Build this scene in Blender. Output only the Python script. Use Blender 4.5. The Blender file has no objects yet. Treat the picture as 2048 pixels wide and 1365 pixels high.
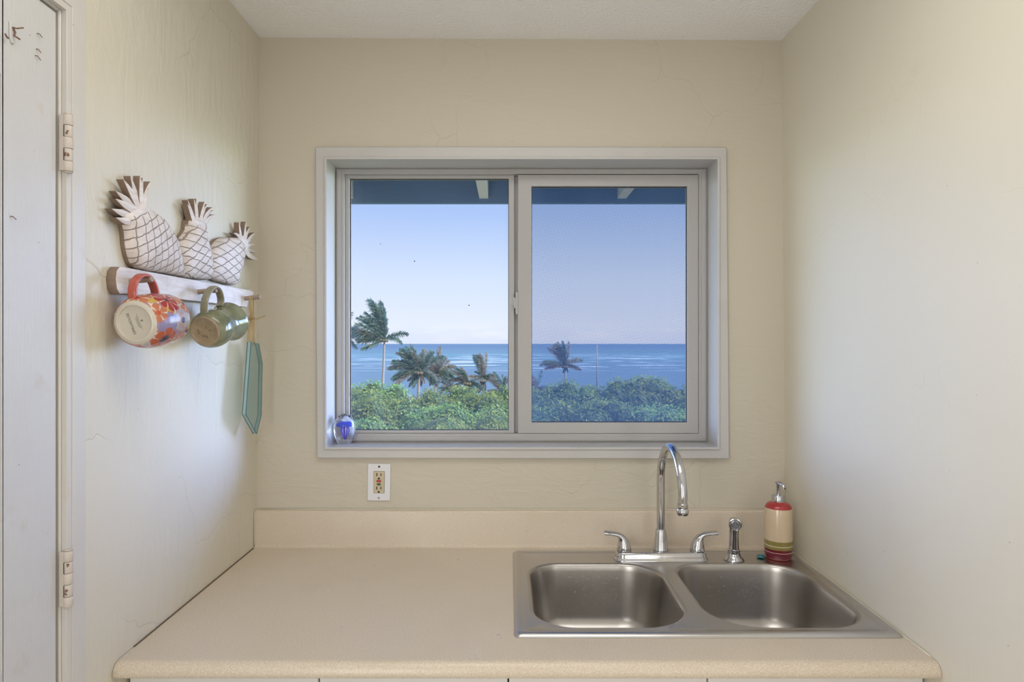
import bpy, bmesh, math, random
from mathutils import Vector, Matrix, noise
R = math.radians
PI = math.pi
random.seed(7)
scene = bpy.context.scene
COL = scene.collection

# ------------------------------------------------------------------ camera, world, sun, exposure
FPX, CX, CY, DC, ZC = 1270.0, 1020.0, 687.5, 1.97, 1.541
cam_d = bpy.data.cameras.new('camera')
cam = bpy.data.objects.new('camera', cam_d)
COL.objects.link(cam)
cam.location = (0, -DC, ZC)
cam.rotation_euler = (R(90), 0, 0)
cam_d.sensor_width = 36.0
cam_d.lens = 36.0 * FPX / 2048.0
cam_d.shift_x = (1024.0 - CX) / 2048.0
cam_d.shift_y = (CY - 682.5) / 2048.0
cam_d.clip_start = 0.02
cam_d.clip_end = 60000
scene.camera = cam

scene.view_settings.view_transform = 'Standard'
scene.view_settings.look = 'None'
scene.view_settings.gamma = 1.0
scene.view_settings.use_curve_mapping = False
scene.view_settings.exposure = 0.0

world = bpy.data.worlds.new('sky_world')
scene.world = world
world.use_nodes = True
wn = world.node_tree
wn.nodes.clear()
SKY_SIDE = 25.0      # brightness added to the sky at both sides, out of view, to light the walls
def wnode(t, **k):
    n = wn.nodes.new(t)
    for a, v in k.items(): setattr(n, a, v)
    return n
def wmath(op, a, b=None, c=None, clamp=False):
    n = wnode('ShaderNodeMath', operation=op, use_clamp=clamp)
    for i, v in enumerate((a, b, c)):
        if v is None: continue
        if isinstance(v, (int, float)): n.inputs[i].default_value = v
        else: wn.links.new(v, n.inputs[i])
    return n.outputs[0]
tc = wnode('ShaderNodeTexCoord')
sep = wnode('ShaderNodeSeparateXYZ'); wn.links.new(tc.outputs['Generated'], sep.inputs[0])
ramp = wnode('ShaderNodeValToRGB')
wn.links.new(wmath('ADD', wmath('MULTIPLY', sep.outputs[2], 1.0), 0.5), ramp.inputs[0])
els = ramp.color_ramp.elements
els[0].position = 0.40; els[0].color = (.50, .56, .30, 1)
els[1].position = 0.498; els[1].color = (.55, .62, .42, 1)
for p, c in ((0.4995, (.76, .82, .98)), (0.53, (.82, .88, 1.0)), (0.60, (.70, .81, 1.0)), (0.70, (.44, .60, .96)), (0.85, (.30, .46, .85)), (1.0, (.22, .38, .8))):
    e = els.new(p); e.color = (*c, 1)
# thin clouds low over the sea
mp = wnode('ShaderNodeMapping'); mp.inputs['Scale'].default_value = (7, 7, 38)
wn.links.new(tc.outputs['Generated'], mp.inputs[0])
nz = wnode('ShaderNodeTexNoise'); nz.inputs['Scale'].default_value = 1.6; nz.inputs['Detail'].default_value = 6
wn.links.new(mp.outputs[0], nz.inputs[0])
band = wmath('SUBTRACT', 1.0, wmath('ABSOLUTE', wmath('DIVIDE', wmath('SUBTRACT', sep.outputs[2], 0.016), 0.022)), clamp=True)
cl = wmath('MULTIPLY', wmath('MULTIPLY', wmath('SUBTRACT', nz.outputs[0], 0.47), 7.0, clamp=True), band, clamp=True)
mixc = wnode('ShaderNodeMix', data_type='RGBA'); wn.links.new(wmath('MULTIPLY', cl, 0.55), mixc.inputs[0])
wn.links.new(ramp.outputs[0], mixc.inputs[6]); mixc.inputs[7].default_value = (.95, .96, 1.0, 1)
ax = wmath('ABSOLUTE', sep.outputs[0])
mr = wnode('ShaderNodeMapRange', interpolation_type='SMOOTHSTEP')
wn.links.new(ax, mr.inputs[0]); mr.inputs[1].default_value = .42; mr.inputs[2].default_value = .85
mr.inputs[3].default_value = 0; mr.inputs[4].default_value = SKY_SIDE
def wrange(v, a, b, c, d):
    m = wnode('ShaderNodeMapRange', interpolation_type='SMOOTHSTEP'); wn.links.new(v, m.inputs[0])
    for i, q in enumerate((a, b, c, d)): m.inputs[i+1].default_value = q
    return m.outputs[0]
side = wmath('MULTIPLY', mr.outputs[0], wrange(wmath('ABSOLUTE', sep.outputs[2]), .28, .50, 1, 0))
side = wmath('MULTIPLY', side, wrange(sep.outputs[1], -.15, .1, 0, 1))
side = wmath('MULTIPLY', side, wrange(sep.outputs[0], -.3, .3, .55, 1.0))
mult = wmath('ADD', side, 1.0)
bg = wnode('ShaderNodeBackground')
tint = wnode('ShaderNodeMix', data_type='RGBA', blend_type='MULTIPLY'); wn.links.new(wrange(side, 0, .6, 0, 1), tint.inputs[0])
wn.links.new(mixc.outputs[2], tint.inputs[6]); tint.inputs[7].default_value = (.80, .92, 1.22, 1)
wn.links.new(tint.outputs[2], bg.inputs[0]); wn.links.new(mult, bg.inputs[1])
wo = wnode('ShaderNodeOutputWorld'); wn.links.new(bg.outputs[0], wo.inputs[0])
world.cycles.sampling_method = 'MANUAL'
world.cycles.sample_map_resolution = 1024

sun_d = bpy.data.lights.new('sun', 'SUN'); sun_d.energy = 5.0; sun_d.angle = R(1.0); sun_d.color = (1, .95, .86)
sun = bpy.data.objects.new('sun', sun_d); COL.objects.link(sun)
sun.rotation_euler = Vector((-.55, .45, -.8)).to_track_quat('-Z', 'Y').to_euler()

def area(name, loc, look, sx, sy, power, color):
    d = bpy.data.lights.new(name, 'AREA'); d.shape = 'RECTANGLE'; d.size = sx; d.size_y = sy; d.energy = power; d.color = color
    o = bpy.data.objects.new(name, d); COL.objects.link(o); o.location = loc
    o.rotation_euler = (Vector(look) - Vector(loc)).to_track_quat('-Z', 'Y').to_euler()
    return o
# fill light added at the far end of the room, behind the camera
area('added_fill_behind', (0.0, -3.72, 1.35), (0.0, 0, 1.5), 1.35, 2.0, 2.0, (1.0, .98, .96))
# two fill lights added beside the side walls, behind the camera
area('added_fill_right', (.83, -2.35, 1.45), (-.8, -1.55, 1.75), 1.2, 1.3, 12, (.95, .97, 1.0))
area('added_fill_left', (-.76, -2.25, 1.25), (.8, -1.35, 1.05), 1.2, 1.3, 32, (.98, .97, .98))
# overhead fill light added above the frame to lift counter and walls
area('added_fill_overhead', (0.03, -1.05, 2.45), (0.03, -1.0, 0), 1.1, .5, 6.5, (1.0, .98, .97))

# ------------------------------------------------------------------ helpers
def W(px, py, Y):
    d = Y + DC
    return Vector(((px - CX) * d / FPX, Y, ZC - (py - CY) * d / FPX))
def LW(px, py, X):                      # a point on a plane parallel to the left wall
    d = X * FPX / (px - CX)
    return (d - DC, ZC - (py - CY) * d / FPX)

class MB:
    def __init__(s): s.v = []; s.f = []; s.m = []; s.sm = []
    def add(s, vs, fs, mi=0, smooth=False):
        o = len(s.v); s.v += [Vector(p) for p in vs]
        for f in fs: s.f.append([i + o for i in f]); s.m.append(mi); s.sm.append(smooth)
    def box(s, a, b, mi=0, M=None, bev=0):
        x0, y0, z0 = a; x1, y1, z1 = b
        vs = [Vector(p) for p in ((x0,y0,z0),(x1,y0,z0),(x1,y1,z0),(x0,y1,z0),(x0,y0,z1),(x1,y0,z1),(x1,y1,z1),(x0,y1,z1))]
        if M: vs = [M @ p for p in vs]
        s.add(vs, [(0,3,2,1),(4,5,6,7),(0,1,5,4),(1,2,6,5),(2,3,7,6),(3,0,4,7)], mi)
    def loops(s, loops, mi=0, closed=True, cap0=False, cap1=False, smooth=True):
        n = len(loops[0]); vs = [p for l in loops for p in l]; fs = []
        for k in range(len(loops) - 1):
            for i in range(n if closed else n - 1):
                j = (i + 1) % n
                fs.append((k*n+i, k*n+j, (k+1)*n+j, (k+1)*n+i))
        s.add(vs, fs, mi, smooth)
        if cap0: s.add(loops[0], [tuple(reversed(range(n)))], mi, False)
        if cap1: s.add(loops[-1], [tuple(range(n))], mi, False)
    def lathe(s, prof, M=None, n=40, mi=0, cap0=False, cap1=False, mis=None):
        L = []
        for r, z in prof:
            l = [Vector((r*math.cos(2*PI*i/n), r*math.sin(2*PI*i/n), z)) for i in range(n)]
            L.append([M @ p for p in l] if M else l)
        if mis:
            for k in range(len(L)-1): s.loops(L[k:k+2], mis[k])
            if cap0: s.add(L[0], [tuple(reversed(range(n)))], mis[0])
            if cap1: s.add(L[-1], [tuple(range(n))], mis[-1])
        else: s.loops(L, mi, cap0=cap0, cap1=cap1)
    def tube(s, pts, r, n=12, mi=0, cap=True, flat=1.0, upv=None):
        pts = [Vector(p) for p in pts]; L = []
        rs = r if isinstance(r, (list, tuple)) else [r]*len(pts)
        up = None
        for i, p in enumerate(pts):
            t = (pts[min(i+1, len(pts)-1)] - pts[max(i-1, 0)]).normalized()
            if up is None:
                up = Vector(upv) if upv else (Vector((0,0,1)) if abs(t.z) < .9 else Vector((1,0,0)))
            if upv: up = Vector(upv)
            a = t.cross(up).normalized(); up2 = a.cross(t).normalized(); up = up2
            L.append([p + a*rs[i]*math.cos(2*PI*k/n) + up2*rs[i]*flat*math.sin(2*PI*k/n) for k in range(n)])
        s.loops(L, mi, cap0=cap, cap1=cap)
    def prism(s, poly, f, a, b, mi=0, side=None, smooth=False):     # poly 2D, f(u,v,w)->point
        n = len(poly); A = [f(u, v, a) for u, v in poly]; B = [f(u, v, b) for u, v in poly]
        s.add(A, [tuple(reversed(range(n)))], mi); s.add(B, [tuple(range(n))], mi)
        s.add(A + B, [(i, (i+1) % n, n + (i+1) % n, n + i) for i in range(n)], mi if side is None else side, smooth)
    def build(s, name, mats, parent=None, bevel=0, seg=2, subsurf=0, autosmooth=None, fix=True, weld=True):
        me = bpy.data.meshes.new(name)
        off = WORLD.get(parent.name, Vector()) if parent else Vector()
        me.from_pydata([p - off for p in s.v], [], s.f)
        if not isinstance(mats, (list, tuple)): mats = [mats]
        for m in mats: me.materials.append(m)
        me.polygons.foreach_set('material_index', s.m)
        me.polygons.foreach_set('use_smooth', s.sm)
        if fix:
            bm = bmesh.new(); bm.from_mesh(me)
            if weld: bmesh.ops.remove_doubles(bm, verts=bm.verts, dist=1e-6)
            bmesh.ops.recalc_face_normals(bm, faces=bm.faces); bm.to_mesh(me); bm.free()
        o = bpy.data.objects.new(name, me); COL.objects.link(o)
        if parent: o.parent = parent
        WORLD[o.name] = off
        if bevel:
            b = o.modifiers.new('bevel', 'BEVEL'); b.width = bevel; b.segments = seg; b.limit_method = 'ANGLE'; b.angle_limit = R(40)
            for p in me.polygons: p.use_smooth = True
            autosmooth = autosmooth or 60
        if subsurf:
            q = o.modifiers.new('subdivision', 'SUBSURF'); q.levels = subsurf; q.render_levels = subsurf
        if autosmooth:
            me.set_sharp_from_angle(angle=R(autosmooth))
        return o
WORLD = {}
def thing(name, label, cat, loc=(0,0,0), group=None, kind=None):
    o = bpy.data.objects.new(name, None); COL.objects.link(o); o.location = loc; o.empty_display_size = .05
    WORLD[o.name] = Vector(loc)
    tag(o, label, cat, group, kind); return o
def tag(o, label=None, cat=None, group=None, kind=None):
    if label: o['label'] = label
    if cat: o['category'] = cat
    if group: o['group'] = group
    if kind: o['kind'] = kind
    return o

# ------------------------------------------------------------------ materials
class NT:
    def __init__(s, name):
        s.mat = bpy.data.materials.new(name); s.mat.use_nodes = True; s.t = s.mat.node_tree; s.t.nodes.clear()
        s.out = s.n('ShaderNodeOutputMaterial'); s.tc = s.n('ShaderNodeTexCoord'); s.co = s.tc.outputs['Object']
    def n(s, t, **k):
        x = s.t.nodes.new(t)
        for a, v in k.items(): setattr(x, a, v)
        return x
    def l(s, a, b): s.t.links.new(a, b)
    def inp(s, node, i, v):
        if v is None: return
        if isinstance(v, bpy.types.NodeSocket): s.l(v, node.inputs[i])
        else:
            sock = node.inputs[i]
            if isinstance(v, (tuple, list)) and len(v) == 3 and sock.type == 'RGBA': v = (*v, 1)
            sock.default_value = v
    def math(s, op, a, b=None, c=None, clamp=False):
        x = s.n('ShaderNodeMath', operation=op, use_clamp=clamp)
        for i, v in enumerate((a, b, c)): s.inp(x, i, v)
        return x.outputs[0]
    def map(s, scale=(1,1,1), rot=(0,0,0), loc=(0,0,0), co=None):
        x = s.n('ShaderNodeMapping'); s.l(co or s.co, x.inputs[0])
        x.inputs['Scale'].default_value = scale; x.inputs['Rotation'].default_value = rot; x.inputs['Location'].default_value = loc
        return x.outputs[0]
    def noise(s, scale, detail=3, co=None, rough=.5, dist=0):
        x = s.n('ShaderNodeTexNoise'); s.l(co or s.co, x.inputs[0]); x.inputs['Scale'].default_value = scale
        x.inputs['Detail'].default_value = detail; x.inputs['Roughness'].default_value = rough; x.inputs['Distortion'].default_value = dist
        return x.outputs[0]
    def voro(s, scale, co=None, feature='F1', out=0):
        x = s.n('ShaderNodeTexVoronoi', feature=feature); s.l(co or s.co, x.inputs[0]); x.inputs['Scale'].default_value = scale
        return x.outputs[out]
    def rng(s, v, a, b, c=0, d=1, smooth=False):
        x = s.n('ShaderNodeMapRange'); x.interpolation_type = 'SMOOTHSTEP' if smooth else 'LINEAR'
        for i, q in enumerate((v, a, b, c, d)): s.inp(x, i, q)
        return x.outputs[0]
    def mix(s, f, a, b):
        x = s.n('ShaderNodeMix', data_type='RGBA'); s.inp(x, 0, f); s.inp(x, 6, a); s.inp(x, 7, b); return x.outputs[2]
    def bump(s, h, st, dist=.002, nrm=None):
        x = s.n('ShaderNodeBump'); s.inp(x, 'Height', h); x.inputs['Strength'].default_value = st; x.inputs['Distance'].default_value = dist
        if nrm: s.l(nrm, x.inputs['Normal'])
        return x.outputs[0]
    def prin(s, col, rough=.5, metal=0, nrm=None, **k):
        x = s.n('ShaderNodeBsdfPrincipled'); s.inp(x, 'Base Color', col); s.inp(x, 'Roughness', rough); s.inp(x, 'Metallic', metal)
        if nrm: s.l(nrm, x.inputs['Normal'])
        for a, v in k.items(): s.inp(x, a.replace('_', ' '), v)
        s.l(x.outputs[0], s.out.inputs[0]); return s.mat

def wall_mat(name, col, stretch, bscale=55, bst=.5, crack=.2, dirt=.05):
    t = NT(name)
    co = t.map(stretch)
    h1 = t.noise(bscale, 4, co, .55)
    h2 = t.noise(bscale*.22, 3, co, .6, 1.2)
    patches = t.rng(t.noise(3.2, 2), .42, .62, 0.15, 1.0, True)
    h = t.math('ADD', t.math('MULTIPLY', t.math('MULTIPLY', h1, .5), patches), t.math('MULTIPLY', h2, .8))
    # fine meandering cracks in the skim coat
    dco = t.n('ShaderNodeVectorMath', operation='ADD'); t.l(t.co, dco.inputs[0])
    nn = t.n('ShaderNodeTexNoise'); t.l(t.co, nn.inputs[0]); nn.inputs['Scale'].default_value = 9
    vs = t.n('ShaderNodeVectorMath', operation='SCALE'); t.l(nn.outputs[1], vs.inputs[0]); vs.inputs['Scale'].default_value = .12
    t.l(vs.outputs[0], dco.inputs[1])
    vo = t.voro(2.6, dco.outputs[0], 'DISTANCE_TO_EDGE')
    mask = t.rng(t.noise(2.3, 1), .5, .58, 0, 1)
    cr = t.math('MULTIPLY', t.math('SUBTRACT', 1.0, t.rng(vo, 0, .006, 0, 1)), mask)
    h = t.math('SUBTRACT', h, t.math('MULTIPLY', cr, crack))
    # little chips and specks
    sp = t.math('MULTIPLY', t.math('LESS_THAN', t.voro(26), .035), t.math('GREATER_THAN', t.noise(4, 0), .56))
    c = t.mix(t.math('MULTIPLY', t.rng(t.noise(1.7, 4, None, .6), .35, .7), dirt*2), col, tuple(x*.80 for x in col))
    c = t.mix(t.math('MULTIPLY', cr, .07), c, tuple(x*.5 for x in col))
    c = t.mix(t.math('MULTIPLY', sp, .5), c, (.12, .10, .08))
    return t.prin(c, .42, 0, t.bump(h, bst, .004), Specular_IOR_Level=.35)

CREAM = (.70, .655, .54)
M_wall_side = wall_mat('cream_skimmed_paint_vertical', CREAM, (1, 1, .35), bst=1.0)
M_wall_back = wall_mat('shaded_cream_skim_horizontal', (.59, .54, .435), (.4, 1, 1), bst=.75)  # same cream paint, darkened for the shade on the window wall
M_wall_right = wall_mat('cream_skimmed_paint_right', CREAM, (1, .7, .6), bscale=40, bst=.45, crack=.1)
t = NT('white_ceiling_texture')
h = t.math('ADD', t.noise(120, 4), t.math('MULTIPLY', t.rng(t.voro(90), 0, .5), .8))
M_ceiling = t.prin(t.mix(t.rng(t.noise(3, 3), .4, .7, 0, .3), (.90, .89, .87), (.84, .82, .80)), .7, 0, t.bump(h, .5, .003))

def paint(name, col, rough=.35, bst=.15, sc=(60, 60, 4), stain=None, stain_amt=.0, dirt=.1):
    t = NT(name)
    g = t.noise(6, 4, t.map(sc))
    c = t.mix(t.rng(t.noise(9, 4), .5, .75, 0, dirt), col, tuple(x*.7 for x in col))
    if stain:
        m = t.rng(t.noise(14, 5, None, .65), .60, .72, 0, stain_amt)
        c = t.mix(m, c, stain)
    sp = t.math('MULTIPLY', t.math('LESS_THAN', t.voro(38), .05), t.math('GREATER_THAN', t.noise(7, 0), .6))
    c = t.mix(t.math('MULTIPLY', sp, .6), c, (.15, .11, .08))
    return t.prin(c, rough, 0, t.bump(g, bst, .002))
M_door = paint('door_gloss_paint', (.60, .59, .575), .38, .25, stain=(.50, .38, .26), stain_amt=.25)
M_trim = paint('window_casing_paint', (.54, .525, .505), .33, .12, sc=(8, 8, 60))
M_casing_door = paint('door_casing_paint', (.63, .60, .55), .36, .2, stain=(.55, .42, .28), stain_amt=.25)
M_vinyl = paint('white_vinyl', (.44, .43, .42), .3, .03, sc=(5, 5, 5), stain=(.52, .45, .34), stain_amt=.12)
M_hinge = paint('painted_hinge', (.60, .53, .46), .45, .5, sc=(90, 90, 90), stain=(.25, .12, .06), stain_amt=.5)
M_rust = paint('rusty_steel', (.20, .11, .07), .8, .5, sc=(90, 90, 90))
t = NT('dark_gap'); M_dark = t.prin((.035, .028, .022), .9)
t = NT('dusty_dark_glass'); M_darkglass = t.prin((.25, .30, .26), .2)

# laminate
t = NT('beige_laminate')
n1 = t.noise(420, 2); n2 = t.noise(900, 1); n3 = t.noise(2.2, 4, None, .6)
c = t.mix(t.rng(n1, .40, .62), (.60, .505, .39), (.70, .62, .51))
c = t.mix(t.rng(n2, .60, .68, 0, .5), c, (.44, .33, .20))
c = t.mix(t.rng(n3, .52, .75, 0, .25), c, (.50, .38, .25))
ro = t.rng(t.noise(6, 4, None, .6), .3, .7, .26, .42)
M_lam = t.prin(c, ro, 0, t.bump(n1, .05, .001), Specular_IOR_Level=.5)

# steels
t = NT('brushed_stainless')
n1 = t.noise(5, 4, t.map((3, 160, 160))); n2 = t.noise(9, 3)
M_steel = t.prin(t.mix(n2, (.54, .525, .515), (.58, .565, .56)), t.rng(n2, .3, .7, .27, .31), 1, t.bump(n1, .12, .001), Anisotropic=.3)
t = NT('bowl_stainless')
n1 = t.noise(8, 4, t.map((40, 40, 60))); n2 = t.noise(7, 3)
M_bowl = t.prin(t.mix(n2, (.45, .425, .40), (.51, .485, .455)), t.rng(n2, .3, .7, .27, .36), 1, t.bump(n1, .10, .001))
t = NT('chrome'); n2 = t.noise(60, 4)
M_chrome = t.prin((.60, .60, .62), t.rng(n2, .45, .75, .07, .24), 1)
t = NT('water'); M_water = t.prin((1, 1, 1), .0, 0, None, Transmission_Weight=1.0, IOR=1.33)

def glaze(name, c1, c2, rough=.12, scale=20, bst=0):
    t = NT(name); n = t.noise(scale, 4, None, .6)
    return t.prin(t.mix(t.rng(n, .35, .68), c1, c2), rough, 0, t.bump(n, bst, .001) if bst else None, Coat_Weight=.3)
M_coral = glaze('coral_glaze', (.42, .085, .06), (.47, .105, .07), .22)
M_creamglaze = glaze('cream_glaze', (.58, .53, .44), (.54, .49, .40), .25)
M_black_ink = NT('black_print').prin((.03, .03, .03), .5)
M_green = glaze('green_pottery_glaze', (.16, .17, .095), (.27, .275, .175), .10, 34)
M_greenhandle = glaze('grey_green_handle_glaze', (.20, .19, .12), (.30, .27, .18), .14, 40)
M_clay = glaze('bare_clay_base', (.36, .28, .17), (.28, .20, .12), .6, 60, .4)
M_clay_line = NT('incised_clay').prin((.13, .09, .05), .8)

# wood
t = NT('whitewashed_wood')
g = t.noise(5, 5, t.map((30, 3, 30)), .6)
c = t.mix(t.rng(g, .35, .7), (.80, .75, .74), (.66, .59, .55))
c = t.mix(t.rng(t.noise(14, 3), .55, .75, 0, .4), c, (.38, .28, .21))
M_wood = t.prin(c, .55, 0, t.bump(g, .3, .002))
t = NT('brown_wood_edge'); g = t.noise(6, 5, t.map((8, 40, 40)))
M_woodedge = t.prin(t.mix(g, (.30, .215, .155), (.20, .14, .10)), .65, 0, t.bump(g, .3, .002))
t = NT('peg_wood'); g = t.noise(9, 5, t.map((8, 60, 60)))
M_peg = t.prin(t.mix(g, (.42, .31, .23), (.30, .22, .17)), .6)
t = NT('raffia'); g = t.noise(10, 3, t.map((90, 90, 4)))
M_raffia = t.prin(t.mix(t.rng(g, .35, .65), (.58, .41, .19), (.40, .26, .10)), .6, 0, t.bump(g, .5, .001))

def lattice_wood(name, d1, s1, d2, s2):
    """whitewashed wood with cut crossing grooves; d = direction normals in (Y,Z), s = spacing"""
    t = NT(name)
    sp = t.n('ShaderNodeSeparateXYZ'); t.l(t.co, sp.inputs[0])
    wob = t.math('MULTIPLY', t.math('SUBTRACT', t.noise(55, 2), .5), .008)
    def fam(d, s, ph, w):
        a = t.math('ADD', t.math('MULTIPLY', sp.outputs[1], d[0]/s), t.math('MULTIPLY', sp.outputs[2], d[1]/s))
        a = t.math('ADD', a, t.math('ADD', t.math('MULTIPLY', wob, 1/s), ph))
        fr = t.math('ABSOLUTE', t.math('SUBTRACT', t.math('FRACT', a), .5))
        return t.math('SUBTRACT', 1.0, t.rng(fr, 0, w/s), clamp=True)
    L = t.math('MAXIMUM', fam(d1, s1, .3, .0013), fam(d2, s2, .1, .0013))
    g = t.noise(5, 5, t.map((30, 3, 30)), .6)
    c = t.mix(t.rng(g, .35, .75), (.76, .69, .65), (.64, .56, .51))
    c = t.mix(t.rng(t.noise(18, 3), .5, .75, 0, .4), c, (.40, .31, .24))
    c = t.mix(t.math('MULTIPLY', L, .85), c, (.17, .11, .08))
    return t.prin(c, .55, 0, t.bump(t.math('SUBTRACT', 1.0, L), .8, .003))

# glass
def clear_glass(name, tint=(1, 1, 1), dirt=.04, dcol=(.85, .89, .95)):
    t = NT(name)
    tr = t.n('ShaderNodeBsdfTransparent'); tr.inputs[0].default_value = (*tint, 1)
    m = tr
    tl = t.n('ShaderNodeBsdfTranslucent'); tl.inputs[0].default_value = (*dcol, 1)
    m2 = t.n('ShaderNodeMixShader')
    n = t.noise(5, 4); n2 = t.noise(240, 2)
    spz_ = t.n('ShaderNodeSeparateXYZ'); t.l(t.tc.outputs['Generated'], spz_.inputs[0])
    low = t.math('ADD', t.rng(spz_.outputs[2], .22, 0, 0, 1.1, True), t.rng(spz_.outputs[0], .10, 0, 0, 1.5, True))
    amt = t.math('MULTIPLY', t.math('ADD', t.rng(n, .3, .75, .3, 1.2), low), dirt)
    t.l(amt, m2.inputs[0]); t.l(m.outputs[0], m2.inputs[1]); t.l(tl.outputs[0], m2.inputs[2])
    t.l(m2.outputs[0], t.out.inputs[0]); return t.mat
M_pane = clear_glass('salt_dusted_window_glass', (.99, .995, 1), .014)
# insect screen: woven threads
t = NT('insect_screen')
sp = t.n('ShaderNodeSeparateXYZ'); t.l(t.co, sp.inputs[0])
def weave(axis, pitch, ph):
    a = t.math('ADD', t.math('DIVIDE', axis, pitch), ph)
    return t.rng(t.math('ABSOLUTE', t.math('SUBTRACT', t.math('FRACT', a), .5)), .24, .36, 1, 0)
sk = t.math('MULTIPLY', sp.outputs[2], .12)
xx = t.math('ADD', sp.outputs[0], sk); zz = t.math('SUBTRACT', sp.outputs[2], t.math('MULTIPLY', sp.outputs[0], .10))
wv = t.math('MAXIMUM', weave(xx, .0043, 0), weave(zz, .0043, .3))
tr = t.n('ShaderNodeBsdfTransparent')
df = t.n('ShaderNodeBsdfDiffuse'); df.inputs[0].default_value = (.03, .06, .11, 1)
tl = t.n('ShaderNodeBsdfTranslucent'); tl.inputs[0].default_value = (.03, .075, .19, 1)
ad = t.n('ShaderNodeMixShader'); ad.inputs[0].default_value = .75; t.l(df.outputs[0], ad.inputs[1]); t.l(tl.outputs[0], ad.inputs[2])
m = t.n('ShaderNodeMixShader'); t.l(t.rng(wv, 0, 1, .10, .46), m.inputs[0]); t.l(tr.outputs[0], m.inputs[1]); t.l(ad.outputs[0], m.inputs[2]); t.l(m.outputs[0], t.out.inputs[0])
M_screen = t.mat
M_teal = NT('sea_green_glass_edge').prin((.03, .16, .15), .15, 0, None, Transmission_Weight=.3)
t = NT('sea_green_glass_face'); a_ = t.n('ShaderNodeBsdfTransparent'); a_.inputs[0].default_value = (.95, .975, .94, 1)
b_ = t.n('ShaderNodeBsdfPrincipled'); b_.inputs['Base Color'].default_value = (.20, .27, .24, 1); b_.inputs['Roughness'].default_value = .08
c_ = t.n('ShaderNodeMixShader'); c_.inputs[0].default_value = .16; t.l(a_.outputs[0], c_.inputs[1]); t.l(b_.outputs[0], c_.inputs[2]); t.l(c_.outputs[0], t.out.inputs[0]); M_tealface = t.mat
M_palecore = NT('pale_blue_glass_core').prin((.42, .55, .57), .25, 0, None, Transmission_Weight=.2)
M_egg = NT('clear_crystal').prin((.97, .98, 1), .0, 0, None, Transmission_Weight=1.0, IOR=1.42)
M_jelly = NT('blue_jellyfish_glass').prin((.05, .09, .75), .3, 0, None)
M_jelly2 = NT('lilac_tentacle_glass').prin((.20, .16, .85), .3, 0, None)
M_pebble = glaze('teal_glass_pebble', (.01, .10, .13), (.03, .22, .24), .08, 90)
M_white_plastic = NT('white_plastic').prin((.74, .74, .76), .35)
M_greyplastic = NT('grey_plastic').prin((.20, .21, .22), .35)
M_ivory = NT('ivory_plastic').prin((.56, .48, .31), .4)
M_red = NT('red_button').prin((.42, .03, .03), .4)
M_green_btn = NT('dark_green_button').prin((.03, .06, .03), .4)
M_black = NT('black_slot').prin((.015, .012, .01), .6)
M_screw = NT('screw_steel').prin((.35, .32, .29), .35, 1)
M_caulk = NT('cream_caulk').prin((.62, .57, .47), .5)
M_cab = paint('white_cabinet_paint', (.74, .73, .70), .4, .05)

# ------------------------------------------------------------------ the room shell
XL, XR = -.777, .843
def xr(y, z):       # the right wall is slightly out of true
    k = max(0, min(1, -y/.7)); h = max(0, min(1, (z-.9)/1.6))
    return (.8545*(1-k) + .843*k)*(1-h) + (.842*(1-k) + .853*k)*h
def xl(y, z):
    k = max(0, min(1, -y/.7)); h = max(0, min(1, (z-.9)/1.6))
    return (-.786*(1-k) - .777*k)*(1-h) - .777*h
def zceil(x): return 2.491 - .009*(x + .777)/1.62
def grid(mb, f, us, vs, mi=0):
    V = [f(u, v) for v in vs for u in us]; n = len(us)
    mb.add(V, [(j*n+i, j*n+i+1, (j+1)*n+i+1, (j+1)*n+i) for j in range(len(vs)-1) for i in range(n-1)], mi)
YB = -3.8
def lin(a, b, n): return [a + (b-a)*i/n for i in range(n+1)]
yw = lin(0, -.7, 7)
mb = MB(); grid(mb, lambda y, k: Vector((xr(y, k), y, k if k < 2.4 else zceil(.85))), yw + [YB], [0, .45, .9, 1.3, 1.7, 2.1, 2.5])
tag(mb.build('wall_right', M_wall_right, fix=False), kind='structure')
DY0, DY1, DZ = -.853, -1.66, 2.132       # door opening in the left wall
mb = MB()
grid(mb, lambda y, k: Vector((xl(y, k), y, k if k < 2.4 else zceil(-.777))), lin(0, -.7, 7) + [DY0], [0, .45, .9, 1.3, 1.7, DZ, 2.5])
grid(mb, lambda y, k: Vector((xl(y, k), y, k if k < 2.4 else zceil(-.777))), [DY0, DY1], [DZ, 2.5])
grid(mb, lambda y, k: Vector((xl(y, k), y, k if k < 2.4 else zceil(-.777))), [DY1, YB], [0, .45, .9, 1.3, 1.7, DZ, 2.5])
tag(mb.build('wall_left', M_wall_side, fix=False), kind='structure')
# window opening
OX0, OX1, OZ0, OZ1 = -.5645, .6385, 1.2216, 2.108
g = .004
mb = MB()
hx0, hx1, hz0, hz1 = OX0-.012, OX1+.012, OZ0-.012, OZ1+.012
for (a, b, c, d) in ((-.80, hx0, 0, 2.6), (hx1, .88, 0, 2.6), (hx0, hx1, 0, hz0), (hx0, hx1, hz1, 2.6)):
    mb.box((a, 0, c), (b, .14, d))
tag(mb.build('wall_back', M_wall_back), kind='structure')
mb = MB(); mb.box((-.95, YB-.1, 0), (1.0, YB, 2.6))
tag(mb.build('wall_front', M_wall_side), kind='structure')
mb = MB()
V = [(x, y, zceil(x)) for y in (YB, 0) for x in (-.8, .88)]
mb.add(V, [(0, 1, 3, 2)]); V2 = [(a, b, c+.08) for a, b, c in V]; mb.add(V2, [(0, 2, 3, 1)])
tag(mb.build('ceiling', M_ceiling), kind='structure')
t = NT('grey_floor_tile'); br = t.n('ShaderNodeTexBrick'); t.l(t.co, br.inputs[0]); br.offset = 0
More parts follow.
